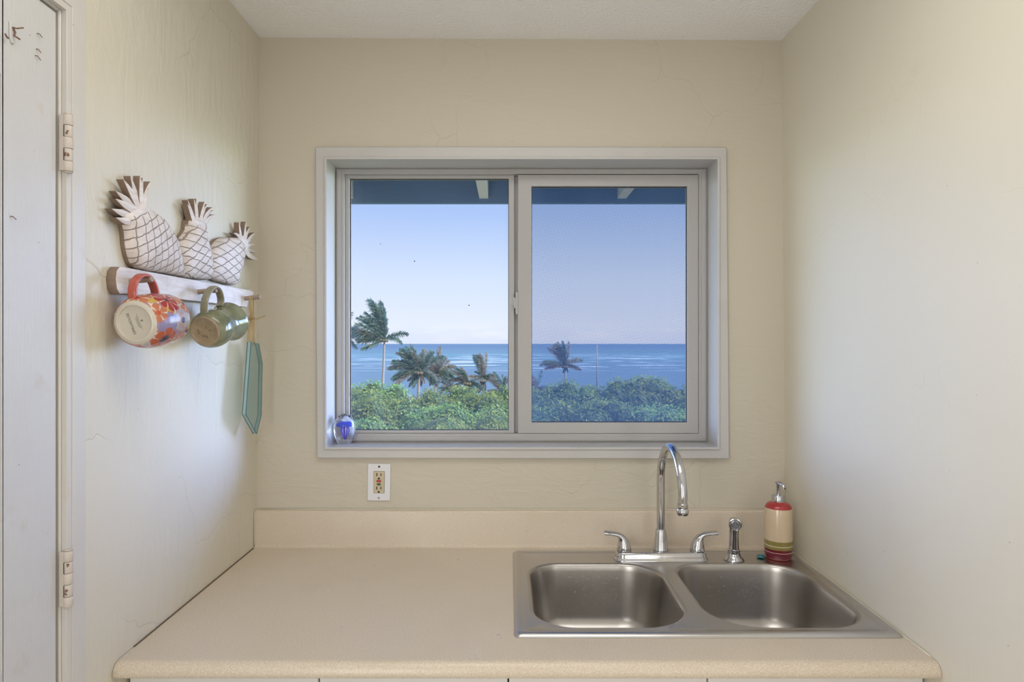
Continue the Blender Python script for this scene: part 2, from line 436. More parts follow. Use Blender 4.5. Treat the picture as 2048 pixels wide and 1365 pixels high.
br.inputs['Color1'].default_value = (.60, .55, .48, 1); br.inputs['Color2'].default_value = (.62, .57, .50, 1); br.inputs['Mortar'].default_value = (.2, .17, .14, 1)
br.inputs['Scale'].default_value = 1; br.inputs['Brick Width'].default_value = .3; br.inputs['Row Height'].default_value = .3; br.inputs['Mortar Size'].default_value = .004
M_floor = t.prin(br.outputs[0], .4)
mb = MB(); mb.box((-.9, YB, -.05), (.95, 0, 0)); tag(mb.build('floor', M_floor), kind='structure')

# door on the left wall -------------------------------------------------
door = thing('door_1', 'off-white painted door at the left edge, closed in its casing', 'door', (-.79, -1.25, 0), kind='structure')
mb = MB(); XF = -.776
dy0, dy1, dz = -.8834, -1.64, 2.108
mb.box((XF-.035, -1.0, .01), (XF, dy0, dz))
mb.box((XF-.035, dy1, .01), (XF, dy1+.11, dz))
mb.box((XF-.035, dy1+.11, 1.95), (XF, -1.0, dz)); mb.box((XF-.035, dy1+.11, .01), (XF, -1.0, .30)); mb.box((XF-.035, dy1+.11, 1.005), (XF, -1.0, 1.04))
mb.build('door_leaf', M_door, door, bevel=.0025)
mb = MB(); mb.box((XF-.028, dy1+.11, 1.50), (XF-.012, -1.0, 1.95)); mb.box((XF-.028, dy1+.11, .30), (XF-.012, -1.0, 1.005)); mb.build('door_panel', M_door, door)
mb = MB(); mb.box((XF-.024, dy1+.11, 1.04), (XF-.012, -1.0, 1.50)); mb.build('glass_panel', M_darkglass, door)
# jamb with stop, casing with mitred head
mb = MB()
mb.box((XF-.06, -.877, 0), (XF+.001, -.8545, 2.125)); mb.box((XF-.06, dy1-.02, 2.113), (XF+.001, -.877, 2.125)); mb.box((XF-.06, dy1-.02, 0), (XF+.002, dy1-.004, 2.125))
mb.build('jamb', M_casing_door, door, bevel=.003)
mb = MB(); mb.box((XF-.060, -.900, 0), (XF-.037, -.8775, 2.112)); mb.box((XF-.060, dy1, 2.085), (XF-.037, -.900, 2.112)); mb.box((XF-.060, dy1-.01, 0), (XF-.037, dy1+.02, 2.112)); mb.build('dark_gap_stop', M_dark, door)  # dark colour paints the gap's shade; the backing keeps outside light out
mb = MB(); cw = .047; ci, co_ = -.873, -.826; zi, zo = 2.117, 2.164
yi2 = dy1-.016
def cas(poly, a, b): mb.prism(poly, lambda u, v, w: Vector((w, u, v)), a, b)
for (x0, x1, e) in ((XF+.0012, XF+.0105, 0), (XF+.0105, XF+.0118, .012)):
    cas([(ci+e, 0), (co_, 0), (co_, zo), (ci+e, zi+e)], x0, x1)
    cas([(ci+e, zi+e), (co_, zo), (yi2-cw, zo), (yi2-e, zi+e)], x0, x1)
    cas([(yi2-e, 0), (yi2-e, zi+e), (yi2-cw, zo), (yi2-cw, 0)], x0, x1)
mb.build('casing', M_casing_door, door, bevel=.0025)
for (zt, zb) in ((1.936, 1.838), (1.183, 1.087)):
    yc, xc, rr = -.8655, XF+.0195, .0078
    yc, xc = -.8730, XF+.0125
    mb = MB(); mb.box((XF+.0012, -.8800, zb+.001), (XF+.0105, -.8735, zt-.001))
    hg = mb.build('hinge', M_hinge, door, bevel=.001)
    h = (zt-zb); ks = [0, .17, .37, .60, .81, 1.0]
    ks = [0, .19, .40, .60, .82, 1.0]
    for k in range(5):
        mb = MB(); a, b = zt-h*ks[k]-.0004, zt-h*ks[k+1]+.0004
        q_ = rr*(1 if k % 2 == 0 else .93); mb.lathe([(q_*.93, a), (q_, a-.0008), (q_, b+.0008), (q_*.93, b)], Matrix.Translation((xc, yc, 0)), 20, cap0=True, cap1=True)
        kn = mb.build('knuckle', M_hinge if k % 2 == 0 else M_hinge, hg, autosmooth=40)
        if k % 2:
            # rust showing where the paint has flaked off, and a dark strip painted in for the gap beside the knuckle
            for rep in range(2):
                mb = MB(); cc = R(random.uniform(-95, -35)); cz_ = (a+b)/2 + random.uniform(-.3, .3)*(a-b); pts = []
                for i in range(16):
                    q = 2*PI*i/16; r_ = random.uniform(.25, .8)
                    th = cc + .5*r_*math.cos(q); zz_ = max(b+.001, min(a-.001, cz_ + (a-b)*.30*r_*math.sin(q)))
                    pts.append(Vector((xc + (rr*.93+.0002)*math.cos(th), yc + (rr*.93+.0002)*math.sin(th), zz_)))
                c0 = Vector((xc + (rr*.93+.0004)*math.cos(cc), yc + (rr*.93+.0004)*math.sin(cc), cz_))
                mb.add([c0] + pts, [(0, 1+i, 1+(i+1) % 16) for i in range(16)]); mb.build('rust_patch', M_rust, hg)
            mb = MB(); mb.box((XF+.0100, yc-.0079, b), (XF+.0109, yc-.0066, a)); mb.build('dark_slot', M_dark, hg)
    for zz_ in (zt+.0012, zb-.0012):
        mb = MB(); mb.lathe([(0.0001, -.0012), (.006, -.0012), (.0068, 0), (.006, .0012), (.0001, .0012)], Matrix.Translation((xc, yc, zz_)), 20)
        mb.build('pin_head', M_hinge, hg, autosmooth=40)
# old hook on the door
p0 = LW(23, 62, XF+.002)
hk = thing('coat_hook', 'small painted hook with rusty prongs high on the white door', 'hook', (XF, p0[0], p0[1]))
def onp(px, py, X): q = LW(px, py, X); return Vector((X, q[0], q[1]))
mb = MB(); pl = [onp(*q, XF) for q in ((17, 42), (25, 43), (27, 78), (26, 88), (21, 86), (17, 74))]
mb.prism([(q.y, q.z) for q in pl], lambda u, v, w: Vector((w, u, v)), XF, XF+.003)
mb.build('back_plate', M_door, hk, bevel=.0008)
mb = MB(); a = onp(25, 55, XF+.003)
mb.tube([a, a+Vector((.006, .001, -.001)), a+Vector((.012, .007, .003))], .0011, 8)
b = onp(26, 56, XF+.003); mb.tube([b, b+Vector((.003, .001, -.006)), b+Vector((.002, .0, -.012)), b+Vector((.008, .004, -.016))], .0013, 8)
mb.build('prong', M_rust, hk)
mb = MB(); c_ = onp(17, 76, XF+.004)
mb.tube([c_, c_+Vector((.002, -.004, -.002)), c_+Vector((.003, -.008, -.001)), c_+Vector((.003, -.010, .002))], .0013, 8)
mb.build('prong', M_rust, hk)
for i, (px, py, s) in enumerate(((74, 67, 1.6), (72, 98, 1.5), (70, 111, 1.8), (21, 433, 1.6))):
    q = onp(px, py, XF); mb = MB()
    nm = ['nail stub high on the white door, right of the hook', 'upper of two bent nails in the door below the hook', 'lower of two bent nails in the door below the hook', 'lone bent nail in the white door, left of the pineapple rack'][i]
    mb.tube([q, q+Vector((.003, .001, 0)), q+Vector((.004, .004*s, -.0025*s))], [.0008, .0008, .0006], 8)
    tag(mb.build('nail', M_rust), nm, 'nail')

# ------------------------------------------------------------------ window
win = thing('window_1', 'white sliding window over the counter, looking out to sea', 'window', (0.04, 0, OZ0), kind='structure')
# casing: outer corners slightly out of square
oc = [(-.594, 1.188), (.675, 1.186), (.6665, 2.146), (-.5985, 2.147)]
ic = [(OX0-.003, OZ0-.003), (OX1+.003, OZ0-.003), (OX1+.003, OZ1+.003), (OX0-.003, OZ1+.003)]
def frame(mb, outer, inner, y0, y1, mi=0):
    A = [Vector((x, y0, z)) for x, z in outer]; B = [Vector((x, y0, z)) for x, z in inner]
    C = [Vector((x, y1, z)) for x, z in outer]; D = [Vector((x, y1, z)) for x, z in inner]
    for i in range(4):
        j = (i+1) % 4
        mb.add([A[i], A[j], B[j], B[i], C[i], C[j], D[j], D[i]], [(0,1,2,3), (7,6,5,4), (0,4,5,1), (3,2,6,7)], mi)
def rect(x0, x1, z0, z1): return [(x0, z0), (x1, z0), (x1, z1), (x0, z1)]
mb = MB(); frame(mb, oc, ic, -.016, 0); mb.build('casing', M_trim, win, bevel=.002)
mb = MB(); frame(mb, rect(OX0-.007, OX1+.007, OZ0-.007, OZ1+.007), rect(OX0, OX1, OZ0, OZ1), -.0205, -.0165); mb.build('bead', M_trim, win, bevel=.0015)
mb = MB(); frame(mb, rect(hx0+.0005, hx1-.0005, hz0+.0005, hz1-.0005), rect(OX0, OX1, OZ0, OZ1), -.0155, .14); mb.build('jamb_liner', M_trim, win, bevel=.001)
FX0, FX1, FZ0, FZ1 = -.537, .6117, 1.2483, 2.0905
mb = MB()
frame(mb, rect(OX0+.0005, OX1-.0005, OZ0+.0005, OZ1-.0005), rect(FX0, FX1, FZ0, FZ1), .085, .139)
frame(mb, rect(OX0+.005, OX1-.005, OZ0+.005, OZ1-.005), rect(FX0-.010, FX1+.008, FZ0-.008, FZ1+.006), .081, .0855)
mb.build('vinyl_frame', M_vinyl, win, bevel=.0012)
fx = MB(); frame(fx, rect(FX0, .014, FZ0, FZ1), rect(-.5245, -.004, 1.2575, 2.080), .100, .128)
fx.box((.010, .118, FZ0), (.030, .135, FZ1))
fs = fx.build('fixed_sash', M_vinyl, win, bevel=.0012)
mb = MB(); frame(mb, rect(-.5247, -.0038, 1.2573, 2.0802), rect(-.5225, -.0060, 1.2590, 2.0785), .111, .117); mb.build('gasket', M_dark, fs)
mb = MB(); mb.box((-.5235, .1125, 1.2585), (-.005, .1155, 2.0795)); mb.build('glass', M_pane, fs)
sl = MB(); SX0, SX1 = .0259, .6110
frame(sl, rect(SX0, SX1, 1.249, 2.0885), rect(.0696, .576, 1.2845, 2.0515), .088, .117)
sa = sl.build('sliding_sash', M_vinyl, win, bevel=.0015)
mb = MB(); frame(mb, rect(.0694, .5762, 1.2843, 2.0517), rect(.0715, .5743, 1.2862, 2.0498), .1, .105); mb.build('gasket', M_dark, sa)
mb = MB(); mb.box((.0705, .1005, 1.2853), (.575, .1035, 2.0507)); mb.build('glass', M_pane, sa)
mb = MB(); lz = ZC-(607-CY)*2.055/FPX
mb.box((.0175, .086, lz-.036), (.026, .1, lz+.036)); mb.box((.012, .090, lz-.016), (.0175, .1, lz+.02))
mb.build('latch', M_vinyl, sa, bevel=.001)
mb = MB(); mb.box((.0168, .0865, lz+.018), (.0175, .099, lz+.034)); mb.box((.0110, .091, lz-.014), (.0120, .099, lz-.006)); mb.box((.0168, .0865, lz-.034), (.0175, .099, lz-.028))
mb.build('latch_slot', M_dark, sa)
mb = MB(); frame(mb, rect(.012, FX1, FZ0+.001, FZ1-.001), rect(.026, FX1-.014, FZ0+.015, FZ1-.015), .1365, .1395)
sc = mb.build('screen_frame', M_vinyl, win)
mb = MB(); mb.add([(.0255, .138, FZ0+.0145), (FX1-.0135, .138, FZ0+.0145), (FX1-.0135, .138, FZ1-.0145), (.0255, .138, FZ1-.0145)], [(0, 1, 2, 3)])
mb.build('screen_mesh', M_screen, sc, fix=False)
for (px, py, s) in ((829, 523, 1.5), (938, 611, 1.5), (761, 488, 1.0)):       # specks of dirt on the outer pane
    q = W(px, py, .1123); mb = MB()
    mb.add([q + Vector((.0016*s*math.cos(a)*(1 + .4*math.sin(3*a)), 0, .0012*s*math.sin(a))) for a in [2*PI*i/9 for i in range(9)]], [tuple(range(9))])
    mb.build('dirt_speck', M_dark, fs, fix=False)

# ------------------------------------------------------------------ eave outside
t = NT('blue_grey_eave_paint'); M_eave = t.prin(t.mix(t.noise(9, 4, t.map((1, 20, 20))), (.10, .17, .32), (.15, .23, .40)), .6)
M_rafter = paint('weathered_white_rafter', (.60, .56, .58), .6, .3)
eave = thing('roof_eave', 'blue-grey roof eave with pale rafter ends seen at the top of the window', 'roof', (0, .5, 2.4), kind='structure')
EY = .90
mb = MB(); mb.box((-3.2, EY, 2.177), (3.2, EY+.03, 2.42)); mb.build('fascia', M_eave, eave)
mb = MB(); mb.add([(-3.2, .14, 2.60), (3.2, .14, 2.60), (3.2, EY, 2.40), (-3.2, EY, 2.40), (-3.2, .14, 2.64), (3.2, .14, 2.64), (3.2, EY+.05, 2.44), (-3.2, EY+.05, 2.44)],
    [(0,1,2,3), (4,7,6,5), (0,3,7,4), (1,5,6,2), (2,6,7,3)]); mb.build('soffit', M_eave, eave)
for xx_ in (-.118-.61*3, -.118-.61*2, -.118-.61, -.118, .505, .505+.61, .505+1.22, .505+1.83):
    mb = MB(); w_ = .02
    mb.add([(xx_+s*w_, y, z) for s in (-1, 1) for y, z in ((.14, 2.196), (EY, 2.196), (EY, 2.29), (.14, 2.29))],
        [(0,1,2,3), (7,6,5,4), (0,4,5,1), (1,5,6,2), (2,6,7,3), (3,7,4,0)])
    mb.build('rafter', M_rafter, eave)
mb = MB(); mb.box((-3.2, YB-.3, 2.64), (3.2, .14, 2.70)); mb.build('roof_deck', M_eave, eave)

# ------------------------------------------------------------------ countertop with backsplash
ZT = .914
ctop = thing('countertop', 'beige laminate countertop with rolled front edge and backsplash', 'countertop', (0.03, -.36, ZT))
prof_full = []
YF = -.731
def arc(cy, cz, r, a0, a1, n): return [(cy + r*math.cos(R(a0+(a1-a0)*i/n)), cz + r*math.sin(R(a0+(a1-a0)*i/n))) for i in range(n+1)]
front = arc(YF+.021, ZT-.021, .021, 90, 180, 8) + [(YF, .889), (YF+.002, .886), (YF+.022, .886), (YF+.022, ZT-.03)]
back = [(-.001, ZT-.03), (-.001, 1.0275), (-.013, 1.0275)] + arc(-.016, 1.0215, .006, 90, 180, 4)[1:] + [(-.022, ZT+.010)] + [(-.022-.010+.010*math.cos(R(a)), ZT+.010-.010*math.sin(R(a))) for a in (30, 60, 90)]
HX0, HX1, HY0, HY1 = .035, .822, -.600, -.115
def ext(prof, x0f, x1f, mb):
    A = [Vector((x0f(y, z), y, z)) for y, z in prof]; B = [Vector((x1f(y, z), y, z)) for y, z in prof]; n = len(prof)
    mb.add(A + B, [(i, (i+1) % n, n+(i+1) % n, n+i) for i in range(n)], 0, True)
    mb.add(A, [tuple(range(n))]); mb.add(B, [tuple(reversed(range(n)))])
full = front[::1] + back
full = back[::-1][0:0] + full
# order: front bottom ... go top-front -> down front -> underside -> back up -> down to top
lx = lambda y, z: xl(y, z)+.0012
rx = lambda y, z: xr(y, z)-.0012
mb = MB()
ext(full, lx, lambda y, z: HX0, mb)
ext(full, lambda y, z: HX1, rx, mb)
ext(front + [(HY0, ZT-.03), (HY0, ZT)], lambda y, z: HX0, lambda y, z: HX1, mb)
ext([(HY1, ZT), (HY1, ZT-.03)] + back, lambda y, z: HX0, lambda y, z: HX1, mb)
mb.build('laminate_top', M_lam, ctop, autosmooth=40, weld=False)
mb = MB(); mb.tube([(lx(y, ZT)+.0005, y, ZT+.0008) for y in lin(-.66, -.03, 12)], .0016, 8); mb.build('grout_line', M_clay_line, ctop)
mb = MB(); mb.tube([(xr(y, ZT)-.003, y, ZT+.001) for y in lin(-.70, -.03, 12)], .0030, 8); 
mb.tube([(xl(-.02, z)+.003, -.0235, z) for z in lin(ZT+.004, 1.024, 6)], .0022, 8)
mb.tube([(x, -.004, 1.0278) for x in lin(-.77, .84, 10)], .0020, 8)
mb.build('caulk_bead', M_caulk, ctop)

# cabinets
cab = thing('base_cabinet', 'white base cabinets under the beige countertop', 'cabinet', (0, -.4, 0))
mb = MB(); mb.box((-.770, -.665, .09), (.838, -.645, .86)); mb.box((-.770, -.64, .09), (-.752, -.02, .86)); mb.box((.82, -.64, .09), (.838, -.02, .86)); mb.box((-.77, -.60, 0), (.838, -.585, .09)); mb.box((-.75, -.64, .09), (.82, -.02, .108))
mb.build('carcass', M_dark, cab)
ed = [-.7715, -.387, -.0035, .40, .838]
for i in range(4):
    mb = MB(); mb.box((ed[i]+.0015, -.6845, .12), (ed[i+1]-.0015, -.666, .8835)); d_ = mb.build('cabinet_door', M_cab, cab, bevel=.002)
    mb = MB(); kx = ed[i+1]-.04 if i % 2 == 0 else ed[i]+.04
    mb.lathe([(.004, 0), (.004, .012), (.012, .02), (.012, .026), (.0001, .03)], Matrix.Translation((kx, -.6845, .78)) @ Matrix.Rotation(R(90), 4, 'X'), 20); mb.build('knob', M_chrome, d_, autosmooth=40)

# ------------------------------------------------------------------ sink
sink = thing('double_sink', 'stainless steel double-bowl drop-in sink in the countertop', 'sink', (.426, -.34, ZT))
SX_0, SX_1, SY0, SY1 = .0085, .8405, -.621, -.063
def rrect(x0, x1, y0, y1, r, n=10, z=0, taper=0):
    pts = []
    rs = r if isinstance(r, (list, tuple)) else [r]*4      # corners: (x1,y1) (x0,y1) (x0,y0) (x1,y0)
    for k, (cx_, cy_) in enumerate(((x1, y1), (x0, y1), (x0, y0), (x1, y0))):
        q = rs[k]; sx, sy = (1, 1, -1, -1)[(k+1) % 4] if 0 else (1 if k in (0, 3) else -1), (1 if k in (0, 1) else -1)
        ox, oy = cx_ - sx*q, cy_ - sy*q
        for i in range(n+1):
            a = R(90*k + 90*i/n); pts.append(Vector((ox + q*math.cos(a), oy + q*math.sin(a), z)))
    return pts
mb = MB()
def off(e, z, r=.012): return rrect(SX_0+e, SX_1-e, SY0+e, SY1-e, max(r-e*.2, .004), 6, z)
L = [off(0, ZT+.0004, .014), off(.0010, ZT+.0025, .014), off(.0060, ZT+.0068, .014), off(.0095, ZT+.0080, .014), off(.0185, ZT+.0078, .014), off(.0225, ZT+.0056, .012), off(.025, ZT+.0042, .012)]
# right side lip is narrower where it meets the wall
mb.loops(L, 0)
ZD = ZT+.0042
bowls = [(.052, .411, -.576, -.174, [.105, .085, .100, .115]), (.453, .806, -.576, -.174, [.105, .085, .115, .100])]
bm = bmesh.new()
def ring(pts):
    vs = [bm.verts.new(p) for p in pts]; return [bm.edges.new((vs[i], vs[(i+1) % len(vs)])) for i in range(len(vs))]
E_ = ring(off(.025, ZD, .012))
BL = []
for (x0, x1, y0, y1, rr) in bowls:
    e = -.006
    BL.append(rrect(x0+e, x1-e, y0+e, y1-e, [q-e for q in rr], 14, ZD)); E_ += ring(BL[-1])
bmesh.ops.triangle_fill(bm, use_beauty=True, use_dissolve=False, edges=E_)
bm.verts.index_update(); bm.normal_update()
vs = [v.co.copy() for v in bm.verts]; fs_ = [[v.index for v in f.verts] for f in bm.faces]
bm.free(); mb.add(vs, fs_, 0, True)
rimo = mb.build('deck', M_steel, sink, autosmooth=50)
for bi, (x0, x1, y0, y1, rr) in enumerate(bowls):
    mb = MB(); L = []
    DEP = .178
    prof = [(-.006, 0), (-.003, -.0004), (0, -.0018), (.0025, -.0045), (.0038, -.0085), (.0055, -.02), (.012, -.07), (.0185, -.115)]
    cz, cr = -DEP+.05, .05
    for i in range(1, 11):
        a = R(90*i/10); prof.append((.0185 + .004 + cr*(1-math.cos(a)), cz - cr*math.sin(a)))
    for (e, z) in prof:
        L.append(rrect(x0+e, x1-e, y0+e, y1-e, [max(q-e*.75, .03) for q in rr], 14, ZD+z))
    cxm, cym = (x0+x1)/2, (y0+y1)/2
    for s, dzz in ((.6, -.001), (.3, -.002), (.12, -.003)):
        L.append([Vector((cxm + (p.x-cxm)*s, cym + (p.y-cym)*s, p.z+dzz)) for p in L[17]])
    mb.loops(L, 0, cap1=True)
    mb.build('bowl', M_bowl, sink, autosmooth=70)
    mb = MB(); mb.lathe([(.0001, .0), (.028, .0005), (.036, .004), (.043, .0045), (.045, .001)], Matrix.Translation((cxm, cym, ZD-DEP-.0015)), 32)
    mb.build('drain', M_chrome, sink, autosmooth=50)
# water drops clinging in the bowls
mb = MB(); random.seed(11)
for bi, (x0, x1, y0, y1, rr) in enumerate(bowls):
    for k in range(110):
        if k % 3 != 0:                 # back wall
            e_, z_ = .012, -random.uniform(.03, .118); e_ = .0055 + (-z_-.02)*.13
            p = Vector((random.uniform(x0+.09, x1-.10), y1-e_, ZD+z_)); nv = Vector((0, -1, .13)).normalized()
        else:
            p = Vector((random.uniform(x0+.1, x1-.1), random.uniform(y0+.2, y1-.09), ZD-DEP-.0005)); nv = Vector((0, 0, 1))
        r = random.choice((.0014, .0018, .0024, .0032)); q = nv.to_track_quat('Z', 'Y').to_matrix().to_4x4()
        mb.lathe([(r, 0), (r*.85, r*.3), (r*.5, r*.5), (r*.01, r*.58)], Matrix.Translation(p) @ q, 8)
tag(mb.build('water_drops', M_water, fix=False), 'water drops beaded inside the two sink bowls', 'water', kind='stuff')

# ------------------------------------------------------------------ faucet
fa = thing('kitchen_faucet', 'chrome gooseneck kitchen faucet with two lever handles', 'faucet', (.437, -.131, ZD))
FXc, FYc = .4365, -.131
mb = MB()
L = []
for (e, z) in ((0, .0003), (.0008, .003), (.004, .006), (.0045, .009), (.0062, .020), (.009, .0225), (.014, .0235)):
    L.append(rrect(.300+e, .573-e, FYc-.0285+e*.8, FYc+.0285-e*.8, .0280-e*.8, 10, ZD+z))
mb.loops(L, 0, cap0=True, cap1=True)
mb.build('base_plate', M_chrome, fa, autosmooth=50)
zp = ZD+.0235
mb = MB(); mb.lathe([(.0215, 0), (.0225, .002), (.0215, .006), (.0205, .010), (.0185, .030), (.0162, .048), (.0152, .060), (.0138, .0625)], Matrix.Translation((FXc, FYc, zp-.0005)), 40, cap0=True, cap1=True)
mb.build('spout_collar', M_chrome, fa, autosmooth=50)
mb = MB(); z_ = lambda q: q
RA = .110; zarc = 1.147
pts = [(FXc, FYc, z) for z in lin(zp+.055, zarc-.01, 10)]
for i in range(0, 31):
    a = R(180*i/30)
    pts.append((FXc+.004*(i/30), FYc-RA+RA*math.cos(a), zarc+RA*math.sin(a)))
pts.append((FXc+.004, FYc-2*RA+.001, zarc-.012))
pts.append((FXc+.004, FYc-2*RA+.002, zarc-.020))
mb.tube(pts, .0116, 24, upv=(1, 0, 0)); mb.build('spout', M_chrome, fa, autosmooth=60)
mb = MB(); mb.lathe([(.0118, .004), (.0135, .002), (.0135, -.007), (.0128, -.009), (.0152, -.012), (.0158, -.018), (.0142, -.024), (.0128, -.0265), (.011, -.0265), (.011, -.020), (.0001, -.020)],
    Matrix.Translation((FXc+.004, FYc-2*RA+.002, zarc-.018)), 32); mb.build('aerator', M_chrome, fa, autosmooth=40)
for sgn in (-1, 1):
    hx = FXc + sgn*.1065
    mb = MB(); mb.lathe([(.0212, 0), (.0218, .0015), (.0212, .004), (.0196, .0045)], Matrix.Translation((hx, FYc, zp)), 36, cap0=True, cap1=True)
    hb = mb.build('handle_base', M_chrome, fa, autosmooth=50)
    mb = MB(); n = 28; L = []
    prof = [(0, .0045, .0205, .0205), (-.0005, .012, .0197, .0195), (-.0015, .021, .0178, .0178), (-.003, .030, .0150, .0160), (-.0055, .038, .0118, .0140), (-.0095, .0445, .0090, .0125)]
    # (shift, height, half width along x, half depth): horizontal rings, then tilted rings sweeping outwards
    path = [(0.0005, .0045, 0, .0203, .0203), (0, .014, 2, .0193, .0193), (-.001, .023, 6, .0170, .0175), (-.003, .031, 16, .0140, .0158), (-.0075, .0385, 34, .0105, .0145), (-.014, .044, 55, .0075, .0130), (-.022, .0470, 70, .0066, .0120), (-.033, .0490, 80, .0060, .0118), (-.044, .0500, 84, .0060, .0125), (-.055, .0508, 86, .0066, .0135), (-.0575, .0510, 86, .0056, .0128)]
    for (dx, dz_, tl_, hw, hd) in path:
        a = R(tl_); ux = Vector((math.cos(a), 0, math.sin(a)))   # ring's in-plane x axis (tilts up)
        c = Vector((dx, 0, dz_)); l = []
        for k in range(n):
            q = 2*PI*k/n; v = c + ux*hw*math.cos(q) + Vector((0, 1, 0))*hd*math.sin(q)
            v.x *= -sgn
            l.append(v + Vector((hx, FYc, zp)))
        L.append(l)
    mb.loops(L, 0, cap0=True, cap1=True); mb.build('lever_handle', M_chrome, fa, autosmooth=50)
# side sprayer
sx_, sy_ = .6445, -.142
sp_ = thing('side_sprayer', 'small chrome side sprayer standing right of the faucet', 'sprayer', (sx_, sy_, ZD))
mb = MB(); mb.lathe([(.028, .0003), (.0285, .003), (.0255, .007), (.0205, .011), (.0180, .016), (.0165, .024), (.0175, .026), (.0175, .030), (.0155, .0315)], Matrix.Translation((sx_, sy_, ZD)), 36, cap0=True, cap1=True)
mb.build('base_holder', M_chrome, sp_, autosmooth=40)
mb = MB()
L = []
for (z, rx_, ry_, dy_) in ((.030, .0142, .0142, 0), (.045, .0134, .0140, 0), (.070, .0130, .0142, 0), (.090, .0132, .0148, -.001), (.103, .0142, .0155, -.002), (.110, .0148, .0155, -.003), (.117, .0135, .0135, -.003), (.121, .0100, .0095, -.003), (.1225, .003, .003, -.003)):
    L.append([Vector((sx_ + rx_*math.cos(q), sy_ + dy_ + ry_*math.sin(q), ZD+z)) for q in [2*PI*i/28 for i in range(28)]])
mb.loops(L, 0, cap0=True, cap1=True); mb.build('spray_body', M_chrome, sp_, autosmooth=60)
mb = MB(); MM = Matrix.Translation((sx_-.001, sy_-.013, ZD+.1080)) @ Matrix.Rotation(R(-16), 4, 'Z') @ Matrix.Rotation(R(94), 4, 'X') @ Matrix.Scale(1.08, 4)
mb.lathe([(.0120, -.002), (.0160, 0), (.0170, .006), (.0160, .0095), (.0140, .0100), (.0135, .0075), (.0100, .0070), (.0098, .0090), (.0085, .0092), (.0080, .0068), (.0045, .0066), (.0042, .0085), (.0001, .0088)], MM, 32)
mb.build('spray_nozzle', M_chrome, sp_, autosmooth=35)
mb = MB(); mb.lathe([(.0133, .0078), (.0102, .0073)], MM, 32); mb.lathe([(.0079, .0070), (.0046, .0070)], MM, 32); mb.lathe([(.0030, .0092), (.0001, .0092)], MM, 20)
mb.build('nozzle_ring', M_greyplastic, sp_)
# sprayer trigger at the back
mb = MB(); mb.tube([(sx_, sy_+.010, ZD+.108), (sx_, sy_+.018, ZD+.104), (sx_, sy_+.020, ZD+.09), (sx_, sy_+.017, ZD+.07)], [.004, .0045, .004, .003], 12, upv=(1, 0, 0)); mb.build('trigger', M_chrome, sp_)

# ------------------------------------------------------------------ soap dispenser
dx_, dy_ = .7785, -.128
so = thing('soap_dispenser', 'striped red, beige, olive and maroon ceramic soap pump in the corner', 'soap dispenser', (dx_, dy_, ZD))
t = NT('striped_ceramic_glaze')
spz = t.n('ShaderNodeSeparateXYZ'); t.l(t.co, spz.inputs[0])
wz_ = t.math('ADD', spz.outputs[2], t.math('MULTIPLY', t.math('SUBTRACT', t.noise(14, 2), .5), .0008))
cr_ = t.n('ShaderNodeValToRGB'); t.l(t.math('DIVIDE', wz_, .17), cr_.inputs[0]); cr_.color_ramp.interpolation = 'CONSTANT'
stops = [(0, (.40, .10, .085)), (.006, (.155, .012, .028)), (.0230, (.72, .55, .45)), (.0243, (.155, .012, .028)), (.0325, (.26, .215, .06)), (.0410, (.78, .68, .48)), (.0426, (.26, .215, .06)), (.0560, (.63, .49, .33)), (.147, (.40, .030, .030))]
e_ = cr_.color_ramp.elements; e_[0].position = 0; e_[0].color = (*stops[0][1], 1); e_[1].position = stops[1][0]/.17; e_[1].color = (*stops[1][1], 1)
for z, c in stops[2:]:
    q = e_.new(z/.17); q.color = (*c, 1)
ringn = t.noise(4, 4, t.map((6, 6, 260)), .6)
c = t.mix(t.math('MULTIPLY', t.rng(ringn, .42, .72, 0, .4), t.math('MULTIPLY', t.math('GREATER_THAN', wz_, .0560), t.math('LESS_THAN', wz_, .147))), cr_.outputs[0], t.mix(.6, cr_.outputs[0], (.8, .7, .55)))
M_stripe = t.prin(c, .14, 0, t.bump(ringn, .12, .001), Coat_Weight=.4)
mb = MB(); mb.lathe([(.0001, .0004), (.030, .0004), (.0335, .002), (.0375, .009), (.0386, .02), (.0390, .05), (.0390, .09), (.0387, .125), (.0380, .142), (.0368, .1485), (.034, .1545), (.029, .1595), (.023, .1625), (.0188, .1638), (.0185, .165)], Matrix.Translation((dx_, dy_, ZD)), 56, cap1=True)
bo = mb.build('bottle', M_stripe, so, autosmooth=60)
mb = MB(); mb.lathe([(.0180, .162), (.0184, .164), (.0184, .182), (.0174, .1835), (.0105, .184), (.0100, .1845)], Matrix.Translation((dx_, dy_, ZD)), 40, cap1=True)
mb.build('pump_collar', M_chrome, so, autosmooth=40)
mb = MB(); mb.lathe([(.0060, .184), (.0060, .212), (.0070, .214), (.0070, .216), (.0095, .218), (.0100, .2205), (.0080, .2218), (.0001, .2224)], Matrix.Translation((dx_+.000, dy_, ZD)), 28)
mb.build('pump_stem', M_chrome, so, autosmooth=40)
mb = MB(); a = Vector((dx_, dy_, ZD))
mb.tube([a+Vector((0, 0, .2180)), a+Vector((.003, -.010, .2175)), a+Vector((.0058, -.020, .2135)), a+Vector((.0068, -.024, .2040))], [.0062, .0058, .0052, .0048], 16)
mb.build('nozzle', M_chrome, so, autosmooth=50)
mb = MB(); MM = Matrix.Translation(a+Vector((.0068, -.0285, .2085)))
MM = MM @ Matrix.Rotation(R(80), 4, 'X'); mb.lathe([(.0001, 0), (.0020, 0), (.0020, -.0015)], MM, 12); mb.build('spout_hole', M_black, so)
